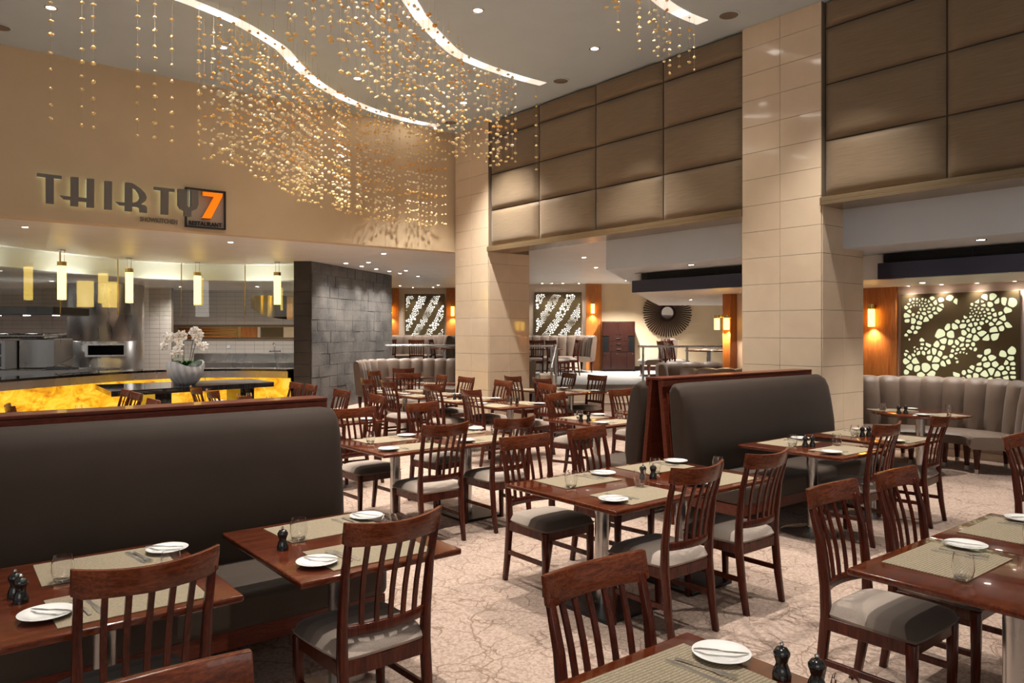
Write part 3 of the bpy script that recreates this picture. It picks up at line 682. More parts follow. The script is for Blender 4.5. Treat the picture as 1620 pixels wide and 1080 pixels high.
# ------------------------------------------------------------------ straight double booths
def softbox(dx, dy, dz, r, seg=5): return MB().box(0, dx, 0, dy, 0, dz)
def booth(x0, x1, label, yb=4.55):
    t = thing('double_booth', label, 'booth'); W = x1-x0
    # backs lean away from each other, seats on both sides
    for s_ in (-1, 1):
        base = yb+.36+s_*0; cy = yb+.36
        def Y(v): return cy+s_*v
        # backrest cushion (profile in y,z), swept along x with soft ends
        prof = [(.40, .45), (.43, .58), (.415, .80), (.375, 1.02), (.335, 1.17), (.285, 1.25), (.22, 1.285), (.16, 1.275), (.125, 1.22), (.15, .9), (.19, .60), (.22, .45)]
        cx_, cz_ = .27, .84; rows = []; NN = 44; el = .12
        for i in range(NN+1):
            u = i/NN; u = .5-.5*math.cos(PI*u) if True else u; x = x0+u*W
            e = min(1, (x-x0)/el, (x1-x)/el); k = math.sqrt(max(0, 1-(1-e)**2)); kk = .55+.45*k
            rr = [(x, Y(cx_+(p-cx_)*kk), cz_+(q-cz_)*(.90+.10*k)) for p, q in prof]
            rows.append(rr)
        MB().grid(rows, close=True, caps=True).obj('backrest', 'booth_fabric', t, smooth=70)
        # seat cushion
        ys = [Y(.22), Y(.95)]
        MB().box(x0+.01, x1-.01, min(ys), max(ys), .29, .47).obj('seat', 'bench_fabric', t, smooth=60, bev=.055, seg=5)
        ys = [Y(.25), Y(.92)]; MB().box(x0+.02, x1-.02, min(ys), max(ys), .2, .292).obj('seat_frame', 'booth_wood', t, smooth=0, bev=.004)
        xs = [x0+.05]; n = max(2, int(W/1.1)); xs = [x0+.02+(W-.10)*k/n for k in range(n+1)]
        for xx in xs:
            ys = [Y(.84), Y(.90)]; MB().box(xx, xx+.06, min(ys), max(ys), 0, .2).obj('leg', 'booth_wood', t, smooth=0, bev=.004)
        # leaning wooden end posts
        for xe in (x0-.0, x1-.05):
            a0, a1, w_ = .25, .055, .022
            q = [[(xe+dx, Y(a+dy), z) for dx, dy in ((0, -w_), (.05, -w_), (.05, w_), (0, w_))] for a, z in ((a0-.06, .0), (a1, 1.305))]
            MB().bar(q).obj('end_post', 'booth_wood', t, smooth=0, bev=.003)
        q = [[(x, Y(a), z) for a, z in ((.085, 1.30), (.03, 1.30), (.13, .46), (.185, .46))] for x in (x0+.05, x1-.05)]
        MB().bar(q).obj('back_board', 'booth_wood', t, smooth=0)
    MB().box(x0-.015, x1+.015, yb+.36-.106, yb+.36+.106, 1.306, 1.328).obj('cap_rail', 'booth_wood', t, smooth=0, bev=.006)
    for s_ in (-1, 1):
        ys = sorted([cy+s_*.085, cy+s_*.105]); MB().box(x0-.01, x1+.01, ys[0], ys[1], 1.245, 1.305).obj('cap_apron', 'booth_wood', t, smooth=0, bev=.003)
    return t
booth(-2.6, 2.10, 'long dark fabric double booth at left behind the front tables', 4.30)
booth(5.42, 7.95, 'double booth with dark cushions and wooden A-shaped ends against the near pillar', 4.30)

# ------------------------------------------------------------------ curved channel-tufted booths
def curved(path, inside, label, z=0, nch=13, H=1.12, sd=.6, legs=6):
    P = catmull(path, 8); P, Ltot = resample(P, nch*6); t = thing('curved_booth', label, 'booth', (0, 0, 0), 0, 'curved channel-back booths')
    def nrm(i):
        d = (P[min(i+1, len(P)-1)]-P[max(i-1, 0)]).normalized(); return Vector((-d.y, d.x, 0))*inside
    rows = []
    for i, p in enumerate(P):
        n = nrm(i); fr_ = (i % 6)/6; bl = .055*math.sin(PI*fr_)**.55 if fr_ else 0
        pr2 = [(.0+bl, .40), (-.02+bl, .62), (-.05+bl, .85), (-.085+bl*.9, 1.04), (-.115+bl*.4, H-.012+bl*.3), (-.155, H+bl*.35), (-.2, H-.02), (-.21, 1.0), (-.15, .36), (-.05, .33)]
        rows.append([tuple(p+n*a+Vector((0, 0, h+z))) for a, h in pr2])
    MB().grid(rows, close=True, caps=True).obj('backrest', 'booth_leather', t, smooth=50)
    rows = []
    for i, p in enumerate(P):
        n = nrm(i); rows.append([tuple(p+n*a+Vector((0, 0, h+z))) for a, h in ((-.04, .32), (-.04, .44), (.02, .465), (sd*.5, .475), (sd-.06, .465), (sd, .43), (sd+.005, .36), (sd-.02, .32))])
    MB().grid(rows, close=True, caps=True).obj('seat', 'booth_leather', t, smooth=50)
    for k in range(legs):
        i = int((len(P)-1)*(.03+.94*k/(legs-1))); n = nrm(i)
        for a in (sd-.1, -.08):
            c0 = P[i]+n*a; lg = MB().bar([[(c0.x+dx*w_, c0.y+dy*w_, zz) for dx, dy in ((-1, -1), (1, -1), (1, 1), (-1, 1))] for w_, zz in ((.02, z+.055), (.035, z+.32))]).obj('leg', 'mahogany', t, smooth=0)
            MB().bar([[(c0.x+dx*.021, c0.y+dy*.021, zz) for dx, dy in ((-1, -1), (1, -1), (1, 1), (-1, 1))] for zz in (z, z+.055)]).obj('leg_tip', 'steel', lg, smooth=0)
    return t
curved([(9.75, 5.42), (10.2, 5.34), (10.62, 5.08), (10.92, 4.68), (11.05, 4.2), (11.0, 3.75), (10.75, 3.4), (10.4, 3.2)], -1, 'grey brown channel-back curved booth below the green glowing art', nch=13)
curved([(10.3, 2.95), (10.75, 2.8), (11.0, 2.4), (11.05, 1.9), (10.9, 1.4), (10.5, 1.1)], -1, 'grey brown curved booth at the right edge of the photo', nch=9)
curved([(10.05, 8.0), (10.4, 7.8), (10.75, 7.4), (10.95, 6.9), (10.9, 6.4), (10.5, 6.05)], -1, 'curved booth nearest behind the double booth, left of the near pillar', nch=9, H=1.13)
curved([RD(3.0, 14.4), RD(3.05, 14.9), RD(3.4, 15.2), RD(4.2, 15.2), RD(4.9, 14.9), RD(5.2, 14.3)], -1, 'curved booth farther behind the double booth, below the handrail', nch=9, H=1.13)
pth = [RD(-3.3, 16.7), RD(-3.25, 17.4), RD(-2.9, 17.95), RD(-2.2, 18.15), RD(-1.4, 18.1), RD(-.8, 17.7), RD(-.75, 17.3)]
curved(pth, -1, 'long curved channel-back booth beside the slate wall under the handrail', nch=15, H=1.10)
pth = [RD(-.40, 17.5), RD(-.33, 17.9), RD(0, 18.1), RD(.25, 17.95), RD(.36, 17.5)]
curved(pth, -1, 'curved booth half hidden by the far pillar, left of the stair rail', nch=7, H=1.10, legs=4)
curved([RD(-.9, 23.4), RD(-.2, 23.8), RD(.8, 23.85), RD(1.9, 23.7), RD(2.25, 23.3), RD(2.35, 22.7)], -1, 'curved booth on the terrace below the art panel right of the far pillar', z=.53, nch=15, H=1.10)
curved([RD(-4.9, 24.9), RD(-4.2, 25.7), RD(-3.4, 25.85), RD(-2.5, 25.6), RD(-2.25, 25.1), RD(-2.2, 24.5)], -1, 'curved booth on the terrace below the art panel left of the far pillar', z=.53, nch=13, H=1.10)
curved([RD(-1.85, 23.9), RD(-1.8, 24.3), RD(-1.5, 24.6), RD(-1.1, 24.3)], -1, 'curved terrace booth end glimpsed just left of the far pillar', z=.53, nch=6, H=1.10, legs=3)
curved([RD(4.2, 20.5), RD(4.15, 21.3), RD(4.6, 21.6)], 1, 'small curved terrace booth beside the table under the sunburst mirror', z=.53, nch=5, H=.92, legs=3)

# ------------------------------------------------------------------ chairs
def make_chair():
    t = thing('dining_chair', '', 'chair')
    def arc(x, y0, bow): return y0-bow*(1-(x/.2)**2)
    for s_ in (-1, 1):
        secs = []
        for x, y, z, hx, hy in ((.195, -.245, 0, .015, .017), (.197, -.215, .18, .017, .020), (.198, -.19, .42, .018, .022), (.200, -.195, .56, .016, .020), (.203, -.222, .78, .014, .016), (.206, -.262, .935, .013, .012)):
            secs.append([(s_*x-hx, y-hy, z), (s_*x+hx, y-hy, z), (s_*x+hx, y+hy, z), (s_*x-hx, y+hy, z)])
        MB().bar(secs).obj('leg', 'mahogany', t, smooth=50, bev=.003, seg=1)
    for s_ in (-1, 1):
        secs = [[(s_*x-h, y-h, z), (s_*x+h, y-h, z), (s_*x+h, y+h, z), (s_*x-h, y+h, z)] for x, y, z, h in ((.205, .195, 0, .015), (.205, .20, .25, .019), (.205, .20, .42, .021))]
        MB().bar(secs).obj('leg', 'mahogany', t, smooth=50, bev=.003, seg=1)
    # curved crest rail with flared ends
    secs = []
    for k in range(15):
        u = k/14*2-1; x = .228*u; y = -.262-.058*(1-u*u); w_ = .011; zb = .898+.006*abs(u)+(.012 if abs(u) > .96 else 0); zt = .990+.016*u*u
        secs.append([(x, y-w_+.012, zb), (x, y+w_+.012, zb), (x, y+w_-.006, zt), (x, y-w_-.006, zt)])
    MB().bar(secs).obj('crest_rail', 'mahogany_rail', t, smooth=50, bev=.004, seg=2)
    def rail_(z0, z1, y0, bow, w_, nm, hx=.19):
        secs = []
        for k in range(9):
            u = k/8*2-1; x = hx*u; y = y0-bow*(1-u*u); secs.append([(x, y-w_, z0), (x, y+w_, z0), (x, y+w_, z1), (x, y-w_, z1)])
        MB().bar(secs).obj(nm, 'mahogany', t, smooth=50, bev=.003, seg=1)
    rail_(.525, .570, -.195, .035, .010, 'lower_rail')
    for k in range(5):
        u = (k-2)/2*.66; x0 = .19*u; x1 = .205*u
        secs = []
        for tt in range(6):
            f_ = tt/5; x = x0+(x1-x0)*f_; yb = -.195-.035*(1-u*u); yt = -.258-.05*(1-u*u); y = yb+(yt-yb)*f_+.014*math.sin(PI*f_); z = .56+(.905-.56)*f_
            secs.append([(x-.010, y-.006, z), (x+.010, y-.006, z), (x+.010, y+.006, z), (x-.010, y+.006, z)])
        MB().bar(secs).obj('slat', 'mahogany', t, smooth=50)
    fr_ = MB(); fr_.box(-.185, .185, .19, .212, .365, .425); fr_.box(-.185, .185, -.205, -.185, .36, .425)
    for s_ in (-1, 1): fr_.box(min(s_*.195, s_*.215), max(s_*.195, s_*.215), -.19, .19, .365, .425)
    fr_.obj('seat_frame', 'mahogany', t, smooth=0, bev=.003, seg=1)
    for s_ in (-1, 1): MB().box(s_*.203-.009, s_*.203+.009, -.205, .19, .195, .225).obj('stretcher', 'mahogany', t, smooth=0, bev=.002, seg=1)
    # domed seat cushion
    n = 14; rows = []
    for j in range(n+1):
        v_ = j/n*2-1; row = []
        for i in range(n+1):
            u = i/n*2-1; su_ = math.copysign(abs(u)**.8, u) if u else 0; sv = math.copysign(abs(v_)**.8, v_) if v_ else 0
            wd = .225+.012*sv; e = (1-abs(su_)**5)*(1-abs(sv)**5); k_ = 1-.05*(abs(su_)*abs(sv))**3
            row.append((su_*wd*k_, .015+sv*.222*k_, .440+.060*max(0, e)**.45))
        rows.append(row)
    mb = MB(); mb.grid(rows); bot = [[(x*.97, (y-.015)*.97+.015, .424) for x, y, z in r] for r in rows]
    per = [rows[0][i] for i in range(n+1)]+[rows[j][n] for j in range(1, n+1)]+[rows[n][i] for i in range(n-1, -1, -1)]+[rows[j][0] for j in range(n-1, 0, -1)]
    pb = [(x*.965, (y-.015)*.965+.015, .424) for x, y, z in per]
    mb.grid([per, pb], close=True); mb.f.append(tuple(len(mb.v)-len(pb)+i for i in range(len(pb))))
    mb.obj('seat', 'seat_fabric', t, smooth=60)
    return t
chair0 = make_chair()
N_, S_, E_, W_ = 0, PI, -PI/2, PI/2             # the way the sitter faces: +Y, -Y, +X, -X
CH = [   # rail centre x, y, facing, label
 (.625, 2.685, N_, 0, 'wooden dining chair with its back to us at the front left table'),
 (.40, 1.80, S_, 0, 'wooden dining chair cropped by the bottom edge, lowest at front left'),
 (1.56, 2.69, N_, .03, 'wooden dining chair in front of the second booth table from left, seat half lit'),
 (1.74, 1.775, S_, 0, 'wooden dining chair at the bottom table in the centre foreground'),
 (3.50, 2.66, N_, 0, 'wooden dining chair, left of two on the near side of the central four-seat table'),
 (4.24, 2.69, N_, 0, 'wooden dining chair, right of two on the near side of the central four-seat table'),
 (3.49, 4.26, S_, 0, 'wooden dining chair, left of two on the far side of the central four-seat table'),
 (4.17, 4.32, S_, .1, 'wooden dining chair, right of two on the far side of the central four-seat table'),
 (3.55, 1.955, S_, 0, 'wooden dining chair with striped seat, left of two at the front right table'),
 (4.18, 1.935, S_, 0, 'wooden dining chair, right of two at the front right table'),
 (6.27, 2.04, S_, .05, 'wooden dining chair cut off by the right edge of the photo'),
 (6.31, 2.91, N_, 0, 'wooden dining chair in front of the booth table beside the near pillar'),
 (7.32, 2.90, N_, .1, 'wooden dining chair between the pillar tables and the round table'),
 (3.45, 5.16, N_, 0, 'wooden dining chair, left of two on the near side of the middle four-seat table'),
 (4.19, 5.17, N_, 0, 'wooden dining chair, right of two on the near side of the middle four-seat table'),
 (3.44, 6.83, S_, .04, 'wooden dining chair, left of two on the far side of the middle four-seat table'),
 (4.25, 6.90, S_, .2, 'wooden dining chair, right of two on the far side of the middle four-seat table'),
 (6.19, 6.95, S_, .3, 'wooden dining chair across from the rear bench of the double booth, left table'),
 (7.33, 6.92, S_, 0, 'wooden dining chair across from the rear bench of the double booth, right table'),
 (5.75, 8.12, E_, 0, 'wooden chair facing right at the nearest table of the middle column'),
 (7.27, 8.24, W_, -.1, 'wooden chair facing left at the nearest table of the middle column'),
 (5.85, 9.22, E_, 0, 'wooden chair facing right at the second table of the middle column'),
 (7.24, 9.23, W_, 0, 'wooden chair facing left at the second table of the middle column'),
 (5.70, 10.22, E_, 0, 'wooden chair facing right at the third table of the middle column'),
 (7.31, 10.33, W_, 0, 'wooden chair facing left at the third table of the middle column, by the pillar'),
 (5.74, 10.96, E_, 0, 'wooden chair facing right at the farthest table of the middle column, near the slate'),
 (7.33, 11.09, W_, -.2, 'wooden chair facing left at the farthest table of the middle column'),
 (8.04, 10.10, E_, 0, 'wooden chair facing right, left of the table nearest the steps'),
 (8.04, 9.34, E_, 0, 'wooden chair facing right, left of the table just before the steps one'),
 (9.38, 9.33, W_, 0, 'wooden chair facing left with grey seat in front of the steps'),
 (9.53, 10.20, W_, -.15, 'wooden chair facing left below the stair handrail'),
 (3.06, 10.85, E_, 0, 'wooden chair facing right under the orchid table, farthest of three'),
 (3.05, 10.08, E_, 0, 'wooden chair facing right under the orchid table, middle of three'),
 (3.09, 9.02, E_, 0, 'wooden chair facing right, only its rail showing above the left booth'),
 (4.53, 10.76, W_, 0, 'wooden chair facing left by the slate wall, farther of two above the left booth'),
 (4.50, 10.16, W_, -.1, 'wooden chair facing left by the slate wall, nearer of two above the left booth'),
 (4.42, 9.02, W_, 0, 'wooden chair facing left just right of the left booth, farther one'),
 (4.38, 7.99, W_, -.1, 'wooden chair facing left just right of the left booth, nearer one'),
 (2.23, 10.75, W_, 0, 'wooden chair facing left before the onyx counter, farthest of three'),
 (2.22, 10.12, W_, 0, 'wooden chair facing left before the onyx counter, middle of three'),
 (2.15, 9.03, W_, 0, 'wooden chair facing left before the onyx counter, nearest of three'),
 (.80, 9.3, E_, 0, 'wooden chair rail at the left edge above the booth'),
 (7.15, 12.0, S_+PI, -.5, 'wooden chair with its back to us at the oval table before the far booth'),
 (8.04, 13.68, N_, -.4, 'wooden chair at the round table inside the far curved booth'),
 (7.05, 13.2, E_, .1, 'wooden chair seen edge-on beside the slate wall'),
 (9.25, 13.0, W_, .2, 'wooden chair half hidden behind the left side of the far pillar'),
]
first = True
for (rx, ry, face, dr, lab) in CH:
    a = face+dr; off = Vector((0, -.30, 0)); off.rotate(Matrix.Rotation(a, 3, 'Z')); loc = (rx-off.x, ry-off.y, 0)
    if first: chair0.location = loc; chair0.rotation_euler = (0, 0, a); chair0['label'] = lab; chair0['group'] = 'slat-back wooden dining chairs'; first = False
    else: dup(chair0, loc, a, lab, 'slat-back wooden dining chairs')
def tchair(r, d, a, lab, z=.53):
    x_, y_ = RD(r, d); dup(chair0, (x_, y_, z), a, lab, 'slat-back wooden dining chairs')
tchair(-3.72, 22.6, -YAW+.3, 'wooden chair on the terrace beside the slate wall edge')
tchair(-2.75, 22.0, -YAW, 'wooden chair on the terrace, left of two before the left art panel')
tchair(-2.2, 22.9, -YAW-1.2, 'wooden chair on the terrace, right of two before the left art panel')
tchair(.65, 20.9, -YAW, 'wooden chair on the terrace, leftmost right of the far pillar')
tchair(1.25, 20.6, -YAW-.9, 'wooden chair on the terrace behind the stair handrail, nearer one')
tchair(1.62, 21.4, -YAW+1.8, 'wooden chair on the terrace behind the stair handrail, farther one')
tchair(3.9, 18.6, -YAW-1.45, 'wooden chair behind the long handrail, left of the mirror table')
tchair(4.3, 19.4, -YAW-1.45, 'wooden chair behind the long handrail, second by the mirror table')
tchair(4.35, 19.95, -YAW-1.45, 'wooden chair behind the long handrail, third and farthest')

# ------------------------------------------------------------------ tables
def make_table(nm, W, D, square_base, orient):
    t = thing(nm, '', 'table')
    mt = 'mahogany_top' if orient == 'Y' else 'mahogany_top_y'
    MB().box(-W/2+.001, W/2-.001, -D/2, D/2, .722, .75).obj('tabletop', mt, t, smooth=40, bev=.009, seg=3)
    MB().box(-.16, .16, -.2, .2, .705, .722).obj('top_plate', 'iron', t, smooth=0)
    MB().lathe([(.045, .02), (.045, .705)], 24).obj('column', 'steel', t)
    if square_base: MB().box(-.22, .22, -.27, .27, 0, .022).obj('base', 'iron', t, smooth=0, bev=.005)
    else: MB().lathe([(.0, .0), (.255, .0), (.26, .012), (.22, .028), (.08, .045), (.046, .06), (.0, .06)][1:], 40).obj('base', 'steel', t)
    return t
GT = 'rectangular mahogany pedestal tables'
TB = {}
tY = make_table('dining_table', .78, .97, False, 'Y'); tYs = make_table('dining_table', .79, 1.0, True, 'Y'); tX = make_table('dining_table', .95, .78, False, 'X')
used = set()
def put_table(proto, x, y, lab, dz=0):
    if id(proto) not in used: used.add(id(proto)); o = proto; o.location = (x, y, dz); o['label'] = lab; o['group'] = GT; return o
    return dup(proto, (x, y, dz), 0, lab, GT)
# (proto, x, y, phrase)
TABLES = [
 ('Y', tY, .61, 3.37, 'the front left booth table'),
 ('Y', tY, 1.61, 3.36, 'the second booth table from left'),
 ('Y', tYs, 3.475, 3.43, 'the left half of the central table'),
 ('Y', tYs, 4.265, 3.43, 'the right half of the central table'),
 ('Y', tY, 6.16, 3.52, 'the booth table before the near pillar'),
 ('Y', tY, 7.23, 3.50, 'the booth table touching the near pillar'),
 ('Y', tYs, 3.41, 5.95, 'the left half of the middle table'),
 ('Y', tYs, 4.20, 5.95, 'the right half of the middle table'),
 ('Y', tY, 6.12, 6.12, 'the rear bench left table'),
 ('Y', tY, 7.28, 6.12, 'the rear bench right table'),
 ('Y', tYs, 3.50, 1.12, 'the front right table'),
 ('Y', tYs, 4.29, 1.12, 'the far right half table'),
 ('Y', tYs, 1.64, 1.11, 'the bottom foreground table'),
 ('X', tX, 6.50, 8.18, 'the nearest middle column table'),
 ('X', tX, 6.52, 9.22, 'the second middle column table'),
 ('X', tX, 6.50, 10.22, 'the third middle column table'),
 ('X', tX, 6.50, 11.02, 'the farthest middle column table'),
 ('X', tX, 8.72, 9.34, 'the near table before the steps'),
 ('X', tX, 8.72, 10.12, 'the far table before the steps'),
 ('X', tX, 3.75, 9.02, 'the second table behind the left booth'),
 ('X', tX, 3.75, 8.0, 'the hidden-edge table behind the left booth'),
 ('X', tX, 3.78, 10.08, 'the third table behind the left booth'),
 ('X', tX, 3.78, 10.86, 'the table under the orchid buffet'),
 ('X', tX, 1.48, 9.25, 'the table left before the onyx counter'),
 ('X', tX, 1.50, 10.3, 'the farther table before the onyx counter'),
]
mat0 = MB().box(-.248, .248, -.17, .17, .0, .003).mesh('placemat', 'placemat', 0)
pl = MB().lathe([(.0, .004), (.045, .004), (.062, .009), (.088, .017), (.089, .019), (.086, .0195), (.06, .012), (.044, .0075), (.0, .0075)], 40).mesh('side_plate', 'porcelain', 60)
def knife_mesh(L_, w_, nm='knife'):
    mb = MB(); secs = []
    for y, a, h in ((-L_/2, .006, .004), (-L_/2+.02, .009, .006), (-.01, .007, .005), (0, .004, .003), (.01, w_*.8, .0018), (L_*.3, w_, .0014), (L_*.45, w_*.7, .0012), (L_/2, .001, .001)): secs.append([(-a*.8, y, 0), (a, y, 0), (a, y, h), (-a*.8, y, h)])
    return mb.bar(secs).mesh(nm, 'cutlery_steel', 40)
kn = knife_mesh(.225, .010); bk = knife_mesh(.165, .008, 'butter_knife')
fk = MB(); fk.bar([[(-a, y, z), (a, y, z), (a, y, z+.003), (-a, y, z+.003)] for y, a, z in ((-.1, .006, 0), (-.06, .004, .003), (.02, .003, .004), (.04, .009, .002), (.055, .012, .0015))])
for k in range(4): x = -.0098+k*.0065; fk.bar([[(x-.0016, y, z), (x+.0016, y, z), (x+.0016, y, z+.0016), (x-.0016, y, z+.0016)] for y, z in ((.052, .002), (.1, .006))])
fk = fk.mesh('fork', 'cutlery_steel', 40)
gm = MB().lathe([(.0, .002), (.026, .001), (.034, .012), (.041, .045), (.040, .075), (.034, .105), (.0325, .105), (.0385, .075), (.0395, .045), (.032, .016), (.0, .010)], 32).mesh('water_glass', 'glass', 60)
gt = MB().lathe([(.0, .001), (.030, .001), (.034, .1), (.0325, .1), (.029, .014), (.0, .014)], 28).mesh('tumbler', 'glass', 60)
def inst(me, name, x, y, z, rz, label, cat, group):
    o = bpy.data.objects.new(name, me); C.objects.link(o); o.location = (x, y, z); o.rotation_euler = (0, 0, rz); return tag(o, label, cat, group)
def make_grinder():
    t = thing('spice_grinder', '', 'spice grinder')
    MB().lathe([(.0, .0), (.026, .0), (.027, .012), (.022, .03), (.0155, .045), (.021, .062), (.0235, .068)], 24).obj('body', 'grinder_black', t, smooth=50)
    MB().lathe([(.0235, .069), (.024, .076), (.016, .088), (.0, .092)], 24).obj('cap', 'grinder_black', t, smooth=50)
    MB().lathe([(.0, .091), (.005, .093), (.007, .099), (.004, .105), (.0, .106)], 12).obj('knob', 'chrome', t, smooth=50)
    return t
gr0 = make_grinder(); gr_used = False
def grinder(x, y, z, label):
    global gr_used
    if not gr_used: gr_used = True; gr0.location = (x, y, z); gr0['label'] = label; gr0['group'] = 'black spice grinders'
    else: dup(gr0, (x, y, z), random.uniform(0, 3), label, 'black spice grinders')
rt = random.Random(11)
def setting(cx, cy, rot, z, phrase, side):
    ca, sa = math.cos(rot), math.sin(rot); j = lambda s_: rt.uniform(-s_, s_)
    def P(x, y): return (cx+x*ca-y*sa, cy+x*sa+y*ca)
    e = .0006
    inst(mat0, 'placemat', *P(0, 0), z+e, rot+j(.03), 'woven beige placemat on %s, %s' % (phrase, side), 'placemat', 'woven placemats')
    inst(pl, 'side_plate', *P(-.265+j(.01), -.035+j(.01)), z+.0037, 0, 'white round side plate on %s, %s' % (phrase, side), 'plate', 'white side plates')
    inst(bk, 'butter_knife', *P(-.25, -.03+j(.01)), z+.0240, rot+.7+j(.3), 'butter knife on the side plate of %s, %s' % (phrase, side), 'knife', 'butter knives')
    inst(fk, 'fork', *P(-.155+j(.01), .0+j(.01)), z+.0062, rot+.12+j(.05), 'steel fork on the placemat of %s, %s' % (phrase, side), 'fork', 'table forks')
    inst(kn, 'table_knife', *P(-.118+j(.008), .0+j(.01)), z+.0040, rot+.12+j(.05), 'steel table knife on the placemat of %s, %s' % (phrase, side), 'knife', 'table knives')
    inst(gm if 'column' not in phrase and 'steps' not in phrase else gt, 'water_glass', *P(.205+j(.03), .15), z+.0040, 0, 'clear water glass on %s, %s' % (phrase, side), 'glass', 'water glasses')
for (kind, proto, x, y, ph) in TABLES:
    put_table(proto, x, y, ('mahogany pedestal table: '+ph).replace(': ', ', '))
    z = .75
    if kind == 'Y':
        hd_ = (.485 if proto is tY else .5)
        setting(x+.03, y-hd_+.225, 0, z, ph, 'near side'); setting(x+.05, y+hd_-.225, PI, z, ph, 'far side')
    else:
        setting(x-.475+.20, y, -PI/2, z, ph, 'left side'); setting(x+.475-.20, y, PI/2, z, ph, 'right side')
GRD = [(.315, 3.40, 'front left booth table'), (.325, 3.32, 'front left booth table'), (1.345, 3.375, 'second booth table from left'), (3.90, 3.46, 'middle of the central table'), (3.97, 3.43, 'middle of the central table'),
 (6.10, 3.55, 'booth table before the near pillar'), (6.165, 3.52, 'booth table before the near pillar'), (7.13, 3.56, 'booth table touching the near pillar'), (7.195, 3.53, 'booth table touching the near pillar'),
 (5.87, 6.12, 'rear bench left table'), (5.93, 6.06, 'rear bench left table'), (7.1, 6.1, 'rear bench right table'), (6.62, 8.18, 'nearest middle column table'), (6.55, 8.23, 'nearest middle column table'),
 (6.3, 9.25, 'second middle column table'), (6.36, 9.2, 'second middle column table'), (6.4, 10.25, 'third middle column table'), (6.46, 10.2, 'third middle column table'), (1.97, 1.22, 'bottom foreground table'), (1.975, 1.115, 'bottom foreground table'),
 (1.45, 9.27, 'table left before the onyx counter'), (1.53, 9.22, 'table left before the onyx counter'), (3.85, 9.05, 'second table behind the left booth'), (3.92, 9.0, 'second table behind the left booth'), (3.8, 6.0, 'middle four-seat table'), (3.87, 5.97, 'middle four-seat table')]
seen = {}
for x, y, ph in GRD:
    seen[ph] = seen.get(ph, 0)+1; n = sum(1 for q in GRD if q[2] == ph)
    grinder(x, y, .7505, 'black spice grinder on the %s%s' % (ph, '' if n == 1 else (', left of the pair' if seen[ph] == 1 else ', right of the pair')))
# round tables at the booths
def round_table(x, y, r, z0, lab, n=2):
    t = thing('round_table', lab, 'table', (x, y, z0), 0, 'round and oval booth tables')
    MB().lathe([(r-.01, .72), (r, .727), (r, .743), (r-.008, .75)], 64).obj('tabletop', 'mahogany_top', t, smooth=50)
    MB().lathe([(.055, .02), (.055, .72)], 24).obj('column', 'steel', t); MB().lathe([(.27, .0), (.275, .012), (.1, .04), (.055, .05)], 40).obj('base', 'steel', t)
    return t
round_table(9.86, 4.19, .56, 0, 'round mahogany table before the right curved booth')
setting(9.70, 3.88, -.5, .75, 'the right round table', 'near side'); setting(9.82, 4.52, PI-.6, .75, 'the right round table', 'far side')
grinder(9.52, 4.30, .7505, 'black spice grinder on the right round table, left of the pair'); grinder(9.57, 4.24, .7505, 'black spice grinder on the right round table, right of the pair')
round_table(8.15, 12.75, .6, 0, 'oval mahogany table before the long far booth, nearer one'); setting(8.0, 12.45, -YAW, .75, 'the nearer far booth table', 'near side')
for k in range(3): inst(gt, 'water_glass', 8.2+k*.11, 12.75-k*.07, .7505, 0, 'clear tumbler, %s of three on the nearer far booth table' % ['left', 'middle', 'right'][k], 'glass', 'tumblers on the nearer far booth table')
grinder(8.0, 12.95, .7505, 'black spice grinder on the nearer far booth table')
x, y = RD(-2.3, 16.9); round_table(x, y, .55, 0, 'round mahogany table inside the long far booth, farther one')
setting(x-.05, y-.2, -YAW, .75, 'the farther far booth table', 'near side')
for k, (r_, d_, lab) in enumerate(((-2.0, 22.3, 'round terrace table before the left art panel'), (.85, 21.6, 'round terrace table right of the far pillar'), (5.1, 19.6, 'pale set terrace table below the sunburst mirror'))):
    x, y = RD(r_, d_); round_table(x, y, .6, .53, lab); ph = ['the left terrace table', 'the middle terrace table', 'the mirror terrace table'][k]
    setting(x, y-.25, 0, 1.28, ph, 'near side'); setting(x, y+.25, PI, 1.28, ph, 'far side')
    for q in range(3): inst(gt, 'water_glass', x+.2-.12*q, y-.02*q, 1.2805, 0, 'tumbler, %s of three on the %s' % (['right', 'middle', 'left'][q], lab), 'glass', 'tumblers on terrace tables')

# ------------------------------------------------------------------ the lettering on the tan wall
YS = 11.93
def letter(polys, name, m_, y0, y1, parent):
    mb = MB()
    for p in polys:
        bm = bmesh.new(); vs_ = [bm.verts.new((x, 0, z)) for x, z in p]; f_ = bm.faces.new(vs_); f_.normal_update(); bmesh.ops.triangulate(bm, faces=[f_])
        n = len(p); idx = {v: i for i, v in enumerate(vs_)}; tris = [tuple(idx[v] for v in f.verts) for f in bm.faces]; bm.free()
        mb.add([(x, y0, z) for x, z in p]+[(x, y1, z) for x, z in p], tris+[tuple(i+n for i in t[::-1]) for t in tris]+[(i, (i+1) % n, n+(i+1) % n, n+i) for i in range(n)])
    return mb.obj(name, m_, parent, smooth=0)
T1 = [(1.35, 3.885), (1.635, 3.882), (1.635, 3.842), (1.543, 3.840), (1.543, 3.49), (1.452, 3.49), (1.450, 3.84), (1.35, 3.842)]
LH = [(1.745, 3.885), (1.838, 3.888), (1.838, 3.614), (1.939, 3.611), (1.939, 3.886), (2.031, 3.89), (2.029, 3.487), (1.936, 3.487), (1.936, 3.559), (1.834, 3.56), (1.834, 3.487), (1.743, 3.487), (1.743, 3.567), (1.663, 3.569), (1.619, 3.613), (1.745, 3.610)]
LI = [(2.163, 3.88), (2.255, 3.883), (2.253, 3.483), (2.160, 3.481)]
